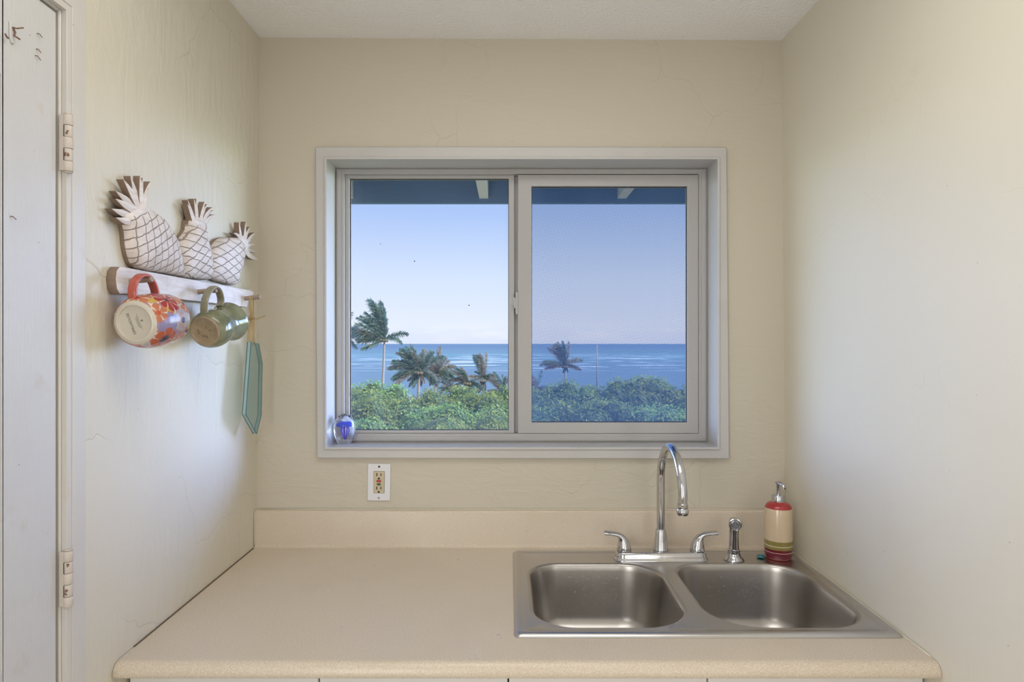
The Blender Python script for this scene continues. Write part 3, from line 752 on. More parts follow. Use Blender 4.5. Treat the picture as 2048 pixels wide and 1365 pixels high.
# glass pebble
q = Vector((.7275, -.128, ZD+.0052)); mb = MB()
for k in range(1):
    bmx = bmesh.new(); bmesh.ops.create_icosphere(bmx, subdivisions=4, radius=1)
    for v in bmx.verts: v.co = Vector((v.co.x*.0115, v.co.y*.010, v.co.z*.0052 * (1 if v.co.z > 0 else .9))) * (1 + .1*noise.noise(v.co*2.2))
    mb.add([v.co+q for v in bmx.verts], [[v.index for v in f.verts] for f in bmx.faces], 0, True); bmx.free()
tag(mb.build('glass_pebble', M_pebble), 'dark teal glass pebble on the sink rim beside the soap pump', 'glass pebble')

# ------------------------------------------------------------------ outlet
ox, oz = -.4055, 1.1112
ou = thing('wall_outlet', 'ivory double outlet with red and black buttons in a white plate', 'outlet', (ox, 0, oz))
TL = Matrix.Translation((ox, 0, oz)) @ Matrix.Rotation(R(.7), 4, 'Y')
mb = MB(); frame(mb, rect(-.0352, .0352, -.0572, .0572), rect(-.0168, .0168, -.0338, .0338), -.0052, -.0002)
mb.v = [TL @ p for p in mb.v]; mb.build('cover_plate', M_white_plastic, ou, bevel=.0016)
mb = MB(); mb.box((-.0163, -.0068, -.0333), (.0163, -.0003, .0333), 0, TL); rc = mb.build('receptacle', M_ivory, ou, bevel=.001)
def slot(name, cx_, cz_, w, h, m, y=-.0072): 
    b = MB(); b.box((cx_-w/2, y, cz_-h/2), (cx_+w/2, -.0050, cz_+h/2), 0, TL); return b.build(name, m, rc)
for zc_ in (.0240, -.0175):
    slot('slot', -.0063, zc_, .0030, .0095, M_black); slot('slot', .0063, zc_, .0028, .0085, M_black)
    b = MB(); b.lathe([(.0001, 0), (.0032, 0), (.0032, .002)], TL @ Matrix.Translation((0, -.0072, zc_-.0118)) @ Matrix.Rotation(R(-90), 4, 'X'), 16); b.build('slot', M_black, rc)
slot('reset_button', 0, .0042, .0140, .0068, M_red, -.0082); slot('test_button', 0, -.0058, .0110, .0062, M_green_btn, -.0080)
for zc_, m_ in ((.0483, M_black), (-.0483, M_screw)):
    b = MB(); b.lathe([(.0001, .0008), (.0022, .0006), (.0032, 0), (.0034, -.001)], TL @ Matrix.Translation((0, -.0052, zc_)) @ Matrix.Rotation(R(90), 4, 'X'), 20); b.build('screw', m_, ou, autosmooth=40)

# ------------------------------------------------------------------ paperweight on the sill
ex, ey, ez = -.5255, .0475, OZ0+.0006
pw = thing('jellyfish_paperweight', 'clear glass egg paperweight with blue jellyfish on the window sill', 'paperweight', (ex, ey, ez))
mb = MB()
prof = [(.0001, .0)] + [(.018, .0), (.0225, .0015)]
H_ = .096
for i in range(1, 25):
    a = i/25.0; z = .0015 + (H_-.0015)*a
    u = (z-.052)/(.052 if z < .052 else .044)
    r = .0330*math.sqrt(max(0, 1-abs(u)**2.0)) if z >= .052 else .0330*(1-.36*abs(u)**2.2)
    prof.append((max(r, .0002), z))
prof.append((.0001, H_))
mb.lathe(prof, Matrix.Translation((ex, ey, ez)), 48); mb.build('glass_egg', M_egg, pw, autosmooth=60)
mb = MB(); mb.lathe([(.0001, .068), (.008, .0675), (.014, .0655), (.018, .062), (.0200, .0570), (.0185, .0555), (.012, .0585), (.0001, .060)], Matrix.Translation((ex+.001, ey, ez)), 32); mb.build('jellyfish_bell', M_jelly, pw, autosmooth=60)
mb = MB()
for k in range(9):
    a = 2*PI*k/9; pts = [(ex + .001 + r_*math.cos(a), ey + r_*math.sin(a), ez+z) for r_, z in ((.003, .059), (.008, .052), (.0095, .044), (.007, .034), (.0035, .024), (.002, .018))]
    mb.tube(pts, [.0012, .0016, .0015, .0012, .0009, .0005], 8)
mb.build('tentacles', M_jelly2, pw)

# ------------------------------------------------------------------ pineapple peg rack
RX0, RX1 = -.7765, -.757
rk = thing('pineapple_peg_rack', 'whitewashed wooden peg rack with three carved pineapples on the left wall', 'peg rack', (RX0, -.43, 1.667))
mb = MB()
def top(y): return 1.691 + (y+.75)*.009
bp = []
y0_, y1_ = -.750, -.093
bot = [(y0_+.012, -.054), (y0_+.035, -.0525), (-.60, -.051), (-.40, -.051), (-.20, -.051), (y1_-.050, -.0515), (y1_-.044, -.048), (y1_-.040, -.035), (y1_-.018, -.020), (y1_-.004, -.012), (y1_, -.006), (y1_-.002, 0)]
bp = [(y, top(y)+dz_) for y, dz_ in bot]
bp += [(-.20, top(-.2)), (-.40, top(-.4)), (-.60, top(-.6)), (y0_+.03, top(y0_)), (y0_+.012, top(y0_)-.001), (y0_+.003, top(y0_)-.010), (y0_, top(y0_)-.026), (y0_+.003, top(y0_)-.044)]
mb.prism(bp, lambda u, v, w: Vector((w, u, v)), RX0, RX1, 0, side=1)
mb.build('back_board', [M_wood, M_woodedge], rk, bevel=.0015)
PEG = [(-.704, 1.6655), (-.427, 1.6665), (-.1565, 1.6695)]
for (y, z) in PEG:
    mb = MB(); mb.lathe([(.0062, 0), (.0060, .034), (.0068, .037), (.0068, .0425), (.0058, .044), (.0001, .0443)], Matrix.Translation((RX1+.0002, y, z)) @ Matrix.Rotation(R(84), 4, 'Y'), 20)
    mb.build('peg', M_peg, rk, autosmooth=50)
XPF = -.757
def c4(u, v): q = LW(220+u/5.689, 340+v/5.689, XPF+.006); return q
def c5(u, v): q = LW(360+u/6.206, 380+v/6.206, XPF+.006); return q
def resample(poly, n):
    P = [Vector((a, b, 0)) for a, b in poly]; L = [0]
    # Catmull-Rom closed
    out = []
    m_ = len(P)
    for i in range(m_):
        p0, p1, p2, p3 = P[i-1], P[i], P[(i+1) % m_], P[(i+2) % m_]
        for k in range(n):
            t_ = k/n
            out.append(.5*((2*p1) + (p2-p0)*t_ + (2*p0-5*p1+4*p2-p3)*t_*t_ + (3*p1-p0-3*p2+p3)*t_**3))
    return out
def carve(name, outline, mat, dome=.016, xoff=0):
    P = resample(outline, 3); n = len(P)
    c = sum(P, Vector())/n
    mb = MB(); L = []
    L.append([Vector((RX0, p.x, p.y)) for p in P])
    for s, dxx in ((1.0, -.012), (.992, -.006), (.965, 0), (.91, .0055), (.82, .0095), (.68, .013), (.5, .0155), (.25, .017)):
        L.append([Vector((XPF + xoff + dxx, c.x + (p.x-c.x)*s, c.y + (p.y-c.y)*s)) for p in P])
    mb.loops(L[:2], 1, smooth=True); mb.loops(L[1:], 0, cap1=True, smooth=True)
    return mb.build(name, [mat, M_woodedge], rk, autosmooth=60)
def leaf(mb, root, tip, wid, bend, x0, x1):
    m, t_ = Vector(root), Vector(tip); d = t_-m; nrm = Vector((-d.y, d.x)).normalized(); Ln = d.length
    ks = (0, .15, .35, .55, .75, .9); ws = (.75, .92, 1.0, .85, .52, .24)
    c = [m + d*k + nrm*Ln*bend*math.sin(PI*k)*.5 for k in ks]
    A = [p - nrm*wid*w/2 for p, w in zip(c, ws)]; B = [p + nrm*wid*w/2 for p, w in zip(c, ws)][::-1]
    poly = [(p.x, p.y) for p in A + [t_] + B]; n = len(poly)
    V0 = [Vector((x0, u, v)) for u, v in poly]; V1 = [Vector((x1, u, v)) for u, v in poly]
    mb.add(V0 + V1, [(i, (i+1) % n, n+(i+1) % n, n+i) for i in range(n)], 1)
    R_ = [Vector((x1+.0045*(1-k*.7), p.x, p.y)) for p, k in zip(c, ks)]
    VV = V1 + R_; fs = []; q = len(ks)
    for i in range(q-1):
        fs.append((i, i+1, n+i+1, n+i)); fs.append((n-1-i, n+i, n+i+1, n-2-i))
    fs.append((q-1, q, n+q-1)); fs.append((q, q+1, n+q-1))
    mb.add(VV, fs, 0, False)
def lat(cf, p0, p1, q0, q1, s1, s2):
    def dirn(a, b):
        A, B = Vector(cf(*a)), Vector(cf(*b)); d = (B-A); return Vector((-d.y, d.x)).normalized()
    n1, n2 = dirn(*p0), dirn(*q0)
    # spacing from two sample points across the family
    sp1 = abs((Vector(cf(*p1[1]))-Vector(cf(*p1[0]))).dot(n1))/s1; sp2 = abs((Vector(cf(*q1[1]))-Vector(cf(*q1[0]))).dot(n2))/s2
    return n1, sp1, n2, sp2
n1, s1, n2, s2 = lat(c4, ((475, 900), (445, 640)), ((390, 900), (735, 900)), ((490, 830), (700, 680)), ((545, 660), (560, 1110)), 5.0, 4.2)
MP1 = lattice_wood('carved_pineapple_big', n1, s1, n2, s2)
n1, s1, n2, s2 = lat(c5, ((90, 1070), (330, 740)), ((80, 700), (330, 1100)), ((80, 640), (380, 800)), ((200, 480), (200, 1000)), 5.2, 5.0)
MP2 = lattice_wood('carved_pineapple_mid', n1, s1, n2, s2)
n1, s1, n2, s2 = lat(c5, ((450, 1080), (820, 800)), ((520, 740), (650, 1110)), ((470, 700), (560, 780)), ((440, 960), (800, 700)), 4.0, 5.5)
MP3 = lattice_wood('carved_pineapple_small', n1, s1, n2, s2)
o3 = [(415, 1095), (418, 1000), (408, 870), (430, 770), (480, 680), (545, 612), (620, 592), (700, 590), (760, 590), (815, 660), (835, 740), (832, 800), (805, 920), (768, 1040), (742, 1120), (722, 1185)]
carve('pineapple_body', [c5(*p) for p in o3], MP3)
o2 = [(88, 1078), (60, 950), (40, 800), (35, 710), (65, 615), (118, 545), (148, 490), (160, 420), (245, 385), (325, 400), (332, 480), (345, 570), (375, 670), (402, 780), (420, 900), (428, 1010), (412, 1115), (250, 1105)]
carve('pineapple_body', [c5(*p) for p in o2], MP2, xoff=.0008)
o1 = [(225, 600), (252, 720), (262, 850), (283, 960), (312, 1050), (352, 1105), (450, 1150), (700, 1185), (872, 1212), (868, 1130), (850, 1020), (825, 900), (785, 790), (735, 690), (690, 625), (640, 555), (575, 500), (500, 452), (410, 410), (300, 430), (200, 520)]
carve('pineapple_body', [c4(*p) for p in o1], MP1, xoff=.0014)
def crown(cf, leaves, knob, wid, th=.014):
    mb = MB()
    kc_ = [Vector((*cf(*p), 0)) for p in knob]; c = sum(kc_, Vector())/len(kc_); P = resample([cf(*p) for p in knob], 3)
    L = [[Vector((RX0, p.x, p.y)) for p in P]]
    for s, dxx in ((1.0, -.004), (.95, .002), (.8, .006), (.5, .0095), (.2, .011)):
        L.append([Vector((XPF+dxx, c.x+(p.x-c.x)*s, c.y+(p.y-c.y)*s)) for p in P])
    mb.loops(L[:2], 1); mb.loops(L[1:], 0, cap1=True)
    for i, (root, tip, bend, k) in enumerate(leaves):
        x1 = XPF + (.003, -.0015)[i % 2]
        leaf(mb, cf(*root), cf(*tip), wid*k, bend, x1-th, x1)
    mb.build('pineapple_crown', [M_wood, M_woodedge], rk)
crown(c4, [((300, 560), (85, 543), .16, 1.0), ((320, 500), (62, 442), .10, 1.1), ((330, 460), (80, 328), .06, 1.1), ((340, 440), (108, 240), .0, 1.1), ((350, 440), (168, 108), -.10, 1.15),
    ((365, 450), (275, 70), -.10, 1.15), ((380, 450), (358, 68), -.06, 1.1), ((390, 450), (415, 92), .02, 1.0), ((400, 450), (475, 132), .12, .9)],
    [(225, 610), (215, 540), (260, 470), (330, 400), (400, 375), (450, 420), (500, 455), (430, 540), (330, 590)], .0155)
crown(c5, [((215, 470), (108, 178), -.12, 1.2), ((225, 470), (135, 128), -.12, 1.0), ((235, 470), (188, 112), -.10, 1.0), ((250, 460), (240, 110), -.06, 1.0), ((262, 460), (320, 148), .02, 1.0), ((275, 470), (375, 178), .10, .95),
    ((285, 470), (420, 215), .14, .9), ((290, 480), (455, 255), .16, .8), ((295, 490), (450, 305), .16, .7)],
    [(160, 450), (165, 380), (220, 340), (300, 350), (335, 410), (325, 470), (240, 480)], .0150)
crown(c5, [((800, 660), (675, 535), -.20, .8), ((800, 680), (765, 405), -.04, 1.1), ((810, 680), (828, 395), -.02, 1.0), ((820, 690), (898, 458), .05, 1.0), ((820, 700), (950, 530), .08, .9), ((815, 710), (945, 612), .06, .9),
    ((810, 720), (938, 680), .05, .8), ((810, 730), (985, 785), .05, .9), ((800, 730), (982, 870), -.10, 1.1)],
    [(740, 590), (790, 560), (840, 600), (860, 680), (850, 770), (800, 790), (760, 700)], .0150)

# ------------------------------------------------------------------ floral mug
def frame_from(p0, p1, xhint=Vector((1, 0, 0))):
    z = (p1-p0).normalized(); x = (xhint - z*xhint.dot(z)).normalized(); y = z.cross(x)
    M = Matrix((x, y, z)).transposed().to_4x4(); M.translation = p0; return M
m1a, m1b = Vector((-.713, -.766, 1.580)), Vector((-.709, -.662, 1.592))
M1 = frame_from(m1a, m1b); LEN1 = (m1b-m1a).length
mg = thing('floral_mug', 'coral-handled mug with orange and purple flowers hanging from the first peg', 'mug', tuple(m1a))
prof = [(.0350, .0), (.0370, .0008), (.0400, .003), (.0455, .008), (.0495, .018), (.0525, .032), (.0540, .048), (.0540, .064), (.0530, .080), (.0520, .094), (.0517, LEN1-.0012), (.0508, LEN1), (.0492, LEN1-.0012)]
# fine body grid with painted flowers
NA, NT_ = 300, 150
zs = [.0045 + (LEN1-.0025-.0045)*i/NT_ for i in range(NT_+1)]
def prad(z):
    for i in range(len(prof)-1):
        if prof[i][1] <= z <= prof[i+1][1]:
            k = (z-prof[i][1])/(prof[i+1][1]-prof[i][1]+1e-9); return prof[i][0] + (prof[i+1][0]-prof[i][0])*k
    return .0517
# local frame: x ~ world +X, z along axis, y = z cross x -> with axis +Y this is -Z (down)
V = []; 
for z in zs:
    r = prad(z)
    for i in range(NA):
        a = 2*PI*i/NA; V.append(M1 @ Vector((r*math.cos(a), -r*math.sin(a), z)))   # a=90deg is up
cream, orange, dorange, red, navy, lilac, pale, yellow, coral = (.66,.57,.48), (.50,.17,.085), (.46,.10,.045), (.36,.035,.035), (.02,.028,.09), (.28,.235,.38), (.42,.375,.38), (.55,.36,.08), (.50,.19,.13)
def flower(s, w, cs, cw, r, npet, ph, pet, cen, rc, gap=.10, ast=1.0, edge=None, rag=0):
    dx, dy = (s-cs), (w-cw)*ast; d = math.hypot(dx, dy)
    if d > r*1.05: return None
    th = math.atan2(dy, dx)
    k = (th/(2*PI)*npet + ph) % 1.0
    rr_ = r*(.78 + .22*math.sin(PI*k)**.6)
    rcc = rc*(1 + rag*math.sin(th*19)*.5 + rag*.4*math.sin(th*31+1))
    if d < rcc: return cen
    if d > rr_: return None
    if min(k, 1-k) < gap*(.3 + d/r*.6) and d > rc*1.1: return cream
    if edge and d < r*.62*(1 + .25*math.sin(th*23)): return edge
    return pet
def paint_at(a, tt):
    a = (a + PI) % (2*PI) - PI
    s = a*.052; w = tt*LEN1
    kk = 1.08
    A = lambda d: R(d)*.052; T = lambda t_: t_*LEN1
    for args in (
        (A(0), T(.72), .0225, 7, .2, pale, navy, .0065, .03, .9, None, .2),
        (A(50), T(.50), .0250, 8, .1, red, navy, .0048, .10, 1.0, None, 0),
        (A(-42), T(.30), .0250, 6, .5, dorange, navy, .0105, .03, 1.0, None, .6),
        (A(24), T(.10), .0200, 6, .3, orange, dorange, .0050, .12, 1.0, None, .3),
        (A(88), T(.12), .0230, 6, .3, orange, red, .0050, .12, 1.0, None, .3),
        (A(-62), T(.78), .0230, 6, .1, orange, yellow, .0050, .14, 1.0, None, .3),
        (A(38), T(.97), .0200, 6, .6, coral, navy, .0040, .12, 1.0, None, 0),
        (A(110), T(.60), .0260, 7, .1, lilac, navy, .0060, .06, 1.0, None, .3),
        (A(160), T(.30), .0260, 8, .1, red, navy, .0050, .10, 1.0, None, 0),
        (A(-110), T(.40), .0260, 7, .3, pale, navy, .0070, .05, 1.0, None, .3),
        (A(-155), T(.72), .0250, 6, .3, orange, dorange, .0060, .10, 1.0, None, .3),
        (A(175), T(.80), .0200, 6, .3, coral, navy, .0040, .10, 1.0, None, .3),
        (A(-165), T(.10), .0200, 6, .3, yellow, dorange, .0040, .10, 1.0, None, .3)):
        c = flower(s, w, args[0], args[1], args[2]*kk, *args[3:])
        if c:
            if args[5] is pale and c is pale:      # orange stamens around the dark eye
                dx, dy = s-args[0], w-args[1]; d = math.hypot(dx, dy); th = math.atan2(dy, dx)
                if d < .0135*(1 + .3*math.sin(th*17)) and dy < .003: return orange if math.sin(th*17) > -.2 else cream
            if c is navy and args[0] == A(-42) and (s-args[0])*.8-(w-args[1])*.5 < -.004: return lilac
            return c
    def ell(cs, cw, rs_, rw): return ((s-A(cs))/rs_)**2 + ((w-T(cw))/rw)**2 < 1
    if ell(-4, .27, .022, .026): return lilac
    if ell(30, .40, .008, .012) or ell(-6, .97, .016, .007) or ell(60, .2, .01, .012): return yellow
    if ell(-28, .96, .004, .007): return navy
    if ell(72, .95, .016, .010): return (.42, .38, .40)
    if ell(10, 1.0, .012, .010): return coral
    n_ = noise.noise(Vector((s*70, w*70, 3)))
    if n_ > .10: return orange
    if n_ > -.03: return lilac
    if n_ > -.16: return coral
    if n_ < -.30: return pale
    return cream
me = bpy.data.meshes.new('mug_body')
F = [(j*NA+i, j*NA+(i+1) % NA, (j+1)*NA+(i+1) % NA, (j+1)*NA+i) for j in range(NT_) for i in range(NA)]
me.from_pydata([p-m1a for p in V], [], F)
ca = me.color_attributes.new('glaze', 'FLOAT_COLOR', 'POINT')
cols = []
for j, z in enumerate(zs):
    for i in range(NA): cols += [*paint_at(2*PI*i/NA, z/LEN1), 1]
ca.data.foreach_set('color', cols)
me.polygons.foreach_set('use_smooth', [True]*len(F))
t = NT('painted_floral_glaze'); vc = t.n('ShaderNodeVertexColor'); vc.layer_name = 'glaze'
me.materials.append(t.prin(vc.outputs[0], .2, 0, None, Coat_Weight=.3))
bm = bmesh.new(); bm.from_mesh(me); bmesh.ops.recalc_face_normals(bm, faces=bm.faces); bm.to_mesh(me); bm.free()
o = bpy.data.objects.new('mug_body', me); COL.objects.link(o); o.parent = mg
mb = MB()
mb.lathe([(.0001, .0035), (.0300, .0035), (.0318, .0028), (.0320, .0010), (.0334, .0), (.0352, .0), (.0376, .0008), (.0400, .0025), (.0422, .0046)], M1, 64)
mb.build('mug_base', M_creamglaze, mg, autosmooth=50)
mb = MB(); mb.lathe([(.0517, LEN1-.0026), (.0517, LEN1-.0012), (.0505, LEN1), (.0490, LEN1-.0015), (.0490, .05), (.044, .014), (.030, .008), (.0001, .008)], M1, 64)
mb.build('mug_lining', M_creamglaze, mg, autosmooth=50)
def strap(pts, w, th, n=16, superp=.6):
    """a flat strap handle: pts centre line; wide along X"""
    mb = MB(); L = []
    P = [Vector(p) for p in pts]
    for i, p in enumerate(P):
        tg = (P[min(i+1, len(P)-1)]-P[max(i-1, 0)]).normalized(); xx = Vector((1, 0, 0)); xx = (xx - tg*xx.dot(tg)).normalized(); nn_ = tg.cross(xx)
        l = []
        for k in range(n):
            a = 2*PI*k/n; ca_, sa_ = math.cos(a), math.sin(a)
            l.append(p + xx*(w/2)*math.copysign(abs(ca_)**superp, ca_) + nn_*(th/2)*math.copysign(abs(sa_)**superp, sa_))
        L.append(l)
    mb.loops(L, 0, cap0=True, cap1=True); return mb
def spline(P, n=6):
    P = [Vector(p) for p in P]; P = [2*P[0]-P[1]] + P + [2*P[-1]-P[-2]]; out = []
    for i in range(1, len(P)-2):
        p0, p1, p2, p3 = P[i-1:i+3]
        for k in range(n):
            t_ = k/n; out.append(.5*((2*p1) + (p2-p0)*t_ + (2*p0-5*p1+4*p2-p3)*t_*t_ + (3*p1-p0-3*p2+p3)*t_**3))
    out.append(P[-2]); return out
hxp = -.722
hp = spline([(hxp, -.752, 1.622), (hxp, -.756, 1.640), (hxp, -.749, 1.660), (hxp, -.730, 1.6735), (hxp, -.708, 1.6745), (hxp, -.690, 1.664), (hxp, -.680, 1.650), (hxp, -.676, 1.638)])
strap(hp, .017, .0075).build('mug_handle', M_coral, mg, autosmooth=60)
# printing on the base
def text_obj(name, body, size, mat_, M, parent, extrude=.00005, spacing=1.0):
    cu = bpy.data.curves.new(name, 'FONT'); cu.body = body; cu.size = size; cu.extrude = extrude; cu.align_x = 'CENTER'; cu.align_y = 'CENTER'; cu.space_character = spacing
    tmp = bpy.data.objects.new(name, cu); COL.objects.link(tmp)
    bpy.context.view_layer.update()
    me_ = bpy.data.meshes.new_from_object(tmp.evaluated_get(bpy.context.evaluated_depsgraph_get()))
    bpy.data.objects.remove(tmp); bpy.data.curves.remove(cu)
    offv = WORLD.get(parent.name, Vector())
    me_.transform(Matrix.Translation(-offv) @ M); me_.materials.clear(); me_.materials.append(mat_)
    o = bpy.data.objects.new(name, me_); COL.objects.link(o); o.parent = parent; return o
# frame on the base: seen from outside, text runs upward and its letter tops point left
def base_frame(M, rot, dx, dy, lift):
    # local axes on the base as seen from -z: right = +x(world X), up = -y local (world +Z)
    right = Vector((1, 0, 0)); up = Vector((0, -1, 0)); a = R(rot)
    tx = right*math.cos(a) + up*math.sin(a); ty = -right*math.sin(a) + up*math.cos(a); tz = tx.cross(ty)
    L_ = Matrix((tx, ty, tz)).transposed().to_4x4(); L_.translation = right*dx + up*dy + Vector((0, 0, lift))
    return M @ L_
text_obj('printed_text', 'OPALHOUSE', .0075, M_black_ink, base_frame(M1, 108, -.0075, -.002, .0034), mg, spacing=1.0)
for k, (ln, dd) in enumerate(((.010, .000), (.0095, .0014), (.0125, .0028), (.013, .0042), (.017, .0056))):
    mb = MB(); F_ = base_frame(M1, 108, 0, 0, .0034)
    for q in range(int(ln/.0011)):
        mb.box((-ln + q*.0022, -.0035-dd-.0002, 0), (-ln + q*.0022+.0017, -.0035-dd+.0002, .00006), 0, F_)
    mb.build('printed_line', M_black_ink, mg)
mb = MB(); F_ = base_frame(M1, 108, 0, 0, .0034) @ Matrix.Translation((.0, -.0135, 0))
mb.lathe([(.0008, 0), (.0016, 0)], F_, 20); mb.lathe([(.0001, 0), (.0005, 0)], F_, 12)
mb.box((-.003, -.0026, 0), (.003, -.0021, .00006), 0, F_)
mb.build('printed_emblem', M_black_ink, mg)

# ------------------------------------------------------------------ green pottery mug
m2a, m2b = Vector((-.7145, -.487, 1.5685)), Vector((-.7060, -.372, 1.5965))
M2 = frame_from(m2a, m2b); LEN2 = (m2b-m2a).length
m2 = thing('green_pottery_mug', 'olive green glazed pottery mug hanging from the middle peg', 'mug', tuple(m2a))
mb = MB(); s_ = LEN2/.118
mb.lathe([(.0355, .0045), (.0385, .007), (.0425, .014), (.0450, .024), (.0462, .036), (.0455, .048), (.0430, .060), (.0405, .070), (.0400, .078), (.0418, .088), (.0450, .100), (.0480, .110), (.0494, .1155), (.0490, .118), (.0478, .1172), (.0440, .104), (.0375, .076), (.041, .05), (.041, .03), (.030, .012), (.0001, .009)],
    M2 @ Matrix.Diagonal((1, 1, s_, 1)), 64)
mb.build('mug_body', M_green, m2, autosmooth=70)
mb = MB(); mb.lathe([(.0001, .0025), (.0285, .0022), (.0305, .0012), (.0320, .0), (.0338, .0003), (.0350, .0022), (.0358, .0048)], M2, 56); mb.build('mug_base', M_clay, m2, autosmooth=50)
hx2 = -.7165
hp = spline([(hx2, -.476, 1.598), (hx2, -.482, 1.618), (hx2, -.478, 1.642), (hx2, -.462, 1.664), (hx2, -.438, 1.6765), (hx2, -.414, 1.6735), (hx2, -.400, 1.660), (hx2, -.396, 1.645), (hx2, -.404, 1.632)])
strap(hp, .0185, .0085, superp=.85).build('mug_handle', M_greenhandle, m2, autosmooth=60)
# scratched handwriting on the clay base
F_ = base_frame(M2, 0, 0, 0, .0021)
def scr(strokes):
    mb = MB()
    for st in strokes:
        mb.tube([F_ @ Vector((x*.001, y*.001, 0)) for x, y in st], .00042, 6, cap=True)
    return mb
S = [[(-13, 5), (-15, 6), (-17, 3), (-15, 0), (-12, 1), (-13, 3)], [(-17, -3), (-12, -2)], [(-16, -6), (-15, -4), (-12, -6)],
     [(-8, -9), (-6, -12), (-4, -9), (-2, -12), (-1, -10)], [(1, -11), (3, -13), (4, -11), (2, -10)], [(4, -14), (6, -16), (5, -12)],
     [(3, 12), (5, 10), (7, 11)], [(4, 8), (7, 7)], [(8, 4), (11, 3), (12, 5), (14, 2)], [(13, 0), (17, 1)], [(-1, 5), (0, 6)]]
scr(S).build('incised_writing', M_clay_line, m2)

# ------------------------------------------------------------------ glass cutting board on raffia
gb = thing('hanging_glass_board', 'sea-green glass board hanging from the last peg by raffia', 'glass board', (-.735, -.155, 1.546))
poly = [(-.178, 1.548), (-.150, 1.546), (-.099, 1.483), (-.108, 1.330), (-.140, 1.278), (-.215, 1.347), (-.190, 1.500)]
poly = [(-.180, 1.546), (-.125, 1.541), (-.098, 1.483), (-.106, 1.330), (-.140, 1.280), (-.2155, 1.345)]
GX = -.7415
for k, (a, b) in enumerate(((GX, GX+.0028), (GX+.0098, GX+.0126))):
    mb = MB(); mb.prism(poly, lambda u, v, w: Vector((w, u, v)), a, b, 0, side=1); mb.build('glass_panel', [M_tealface, M_teal], gb, bevel=.0006)
cx0, cz0 = sum(p[0] for p in poly)/6, sum(p[1] for p in poly)/6
mb = MB(); O_ = [(cx0+(u-cx0)*.985, cz0+(v-cz0)*.992) for u, v in poly]; I_ = [(cx0+(u-cx0)*.965, cz0+(v-cz0)*.98) for u, v in poly]
Lp = [[Vector((x, u, v)) for u, v in q] for x, q in ((GX+.0030, O_), (GX+.0096, O_), (GX+.0096, I_), (GX+.0030, I_), (GX+.0030, O_))]
mb.loops(Lp, 0, smooth=False); mb.build('glass_edge_band', M_palecore, gb)
rf = MB(); random.seed(3)
py_, pz_ = PEG[2]
for k, (dx0, dy0, dx1, dy1) in enumerate(((-.004, -.0068, -.006, -.016), (-.001, -.0072, -.001, -.014), (.003, -.0068, .004, -.015), (-.002, .0068, .001, .004), (.002, .0068, .005, .006), (-.003, -.0066, -.003, -.018))):
    xx0 = -.737 + .0; xe = GX+.0063
    pts = spline([(xx0+dx0, py_+(.0), pz_+.0078), (xx0+dx0, py_+dy0*.98, pz_+.001), (xx0+dx0*.9, py_+dy0*1.0, pz_-.03), (xe+dx1*.4+.0015*math.sin(k*2), py_+dy0*.6-.002, pz_-.055), (xe+dx1, py_+dy1*.8-.004, pz_-.09), (xe+dx1*.9, py_+dy1-.002, 1.538)], 5)
    rf.tube(pts, .0013, 8, flat=.6)
ro_ = rf.build('raffia_loop', M_raffia, gb)
mb = MB()
kc = Vector((-.7365, py_-.008, pz_-.056))
for k in range(4):
    mb.tube([kc + Vector((.0055*math.cos(a), .0045*math.sin(a), -.006+k*.0042+.001*math.sin(a))) for a in [2*PI*i/12 for i in range(13)]], .0013, 6)
mb.tube([kc+Vector((.004, 0, -.002)), kc+Vector((.015, -.002, -.004)), kc+Vector((.032, -.004, .0015)), kc+Vector((.043, -.004, .005))], .0010, 6)
mb.tube([kc+Vector((.004, 0, 0)), kc+Vector((.018, .002, -.001)), kc+Vector((.034, .002, .005)), kc+Vector((.040, .002, .008))], .0009, 6)
mb.tube([kc+Vector((-.004, -.004, 0)), kc+Vector((-.006, -.008, -.008)), kc+Vector((-.003, -.009, -.015))], .0012, 6)
mb.build('raffia_knot', M_raffia, gb)

# ------------------------------------------------------------------ outdoors: ground, sea
t = NT('sea_water')
spx = t.n('ShaderNodeSeparateXYZ'); t.l(t.co, spx.inputs[0])
Yc = spx.outputs[1]
nb = t.noise(1.0, 3, t.map((.004, .012, 1)), .6)
near = t.rng(t.math('ADD', Yc, t.math('MULTIPLY', nb, 300)), 350, 900)
c = t.mix(near, (.11, .165, .20), (.095, .17, .205))
turq = t.math('MULTIPLY', t.rng(t.noise(1.0, 3, t.map((.0016, .008, 1)), .6), .48, .62), t.math('MULTIPLY', t.rng(Yc, 600, 900), t.rng(Yc, 1700, 1100)))
c = t.mix(t.math('MULTIPLY', turq, .7), c, (.10, .27, .28))
c = t.mix(t.rng(Yc, 1500, 3200, 0, .85), c, (.065, .115, .18))
# ripples
rp = t.noise(1.0, 4, t.map((.05, .22, 1)), .65)
c = t.mix(t.rng(rp, .35, .7, 0, .5), c, (.16, .235, .27))
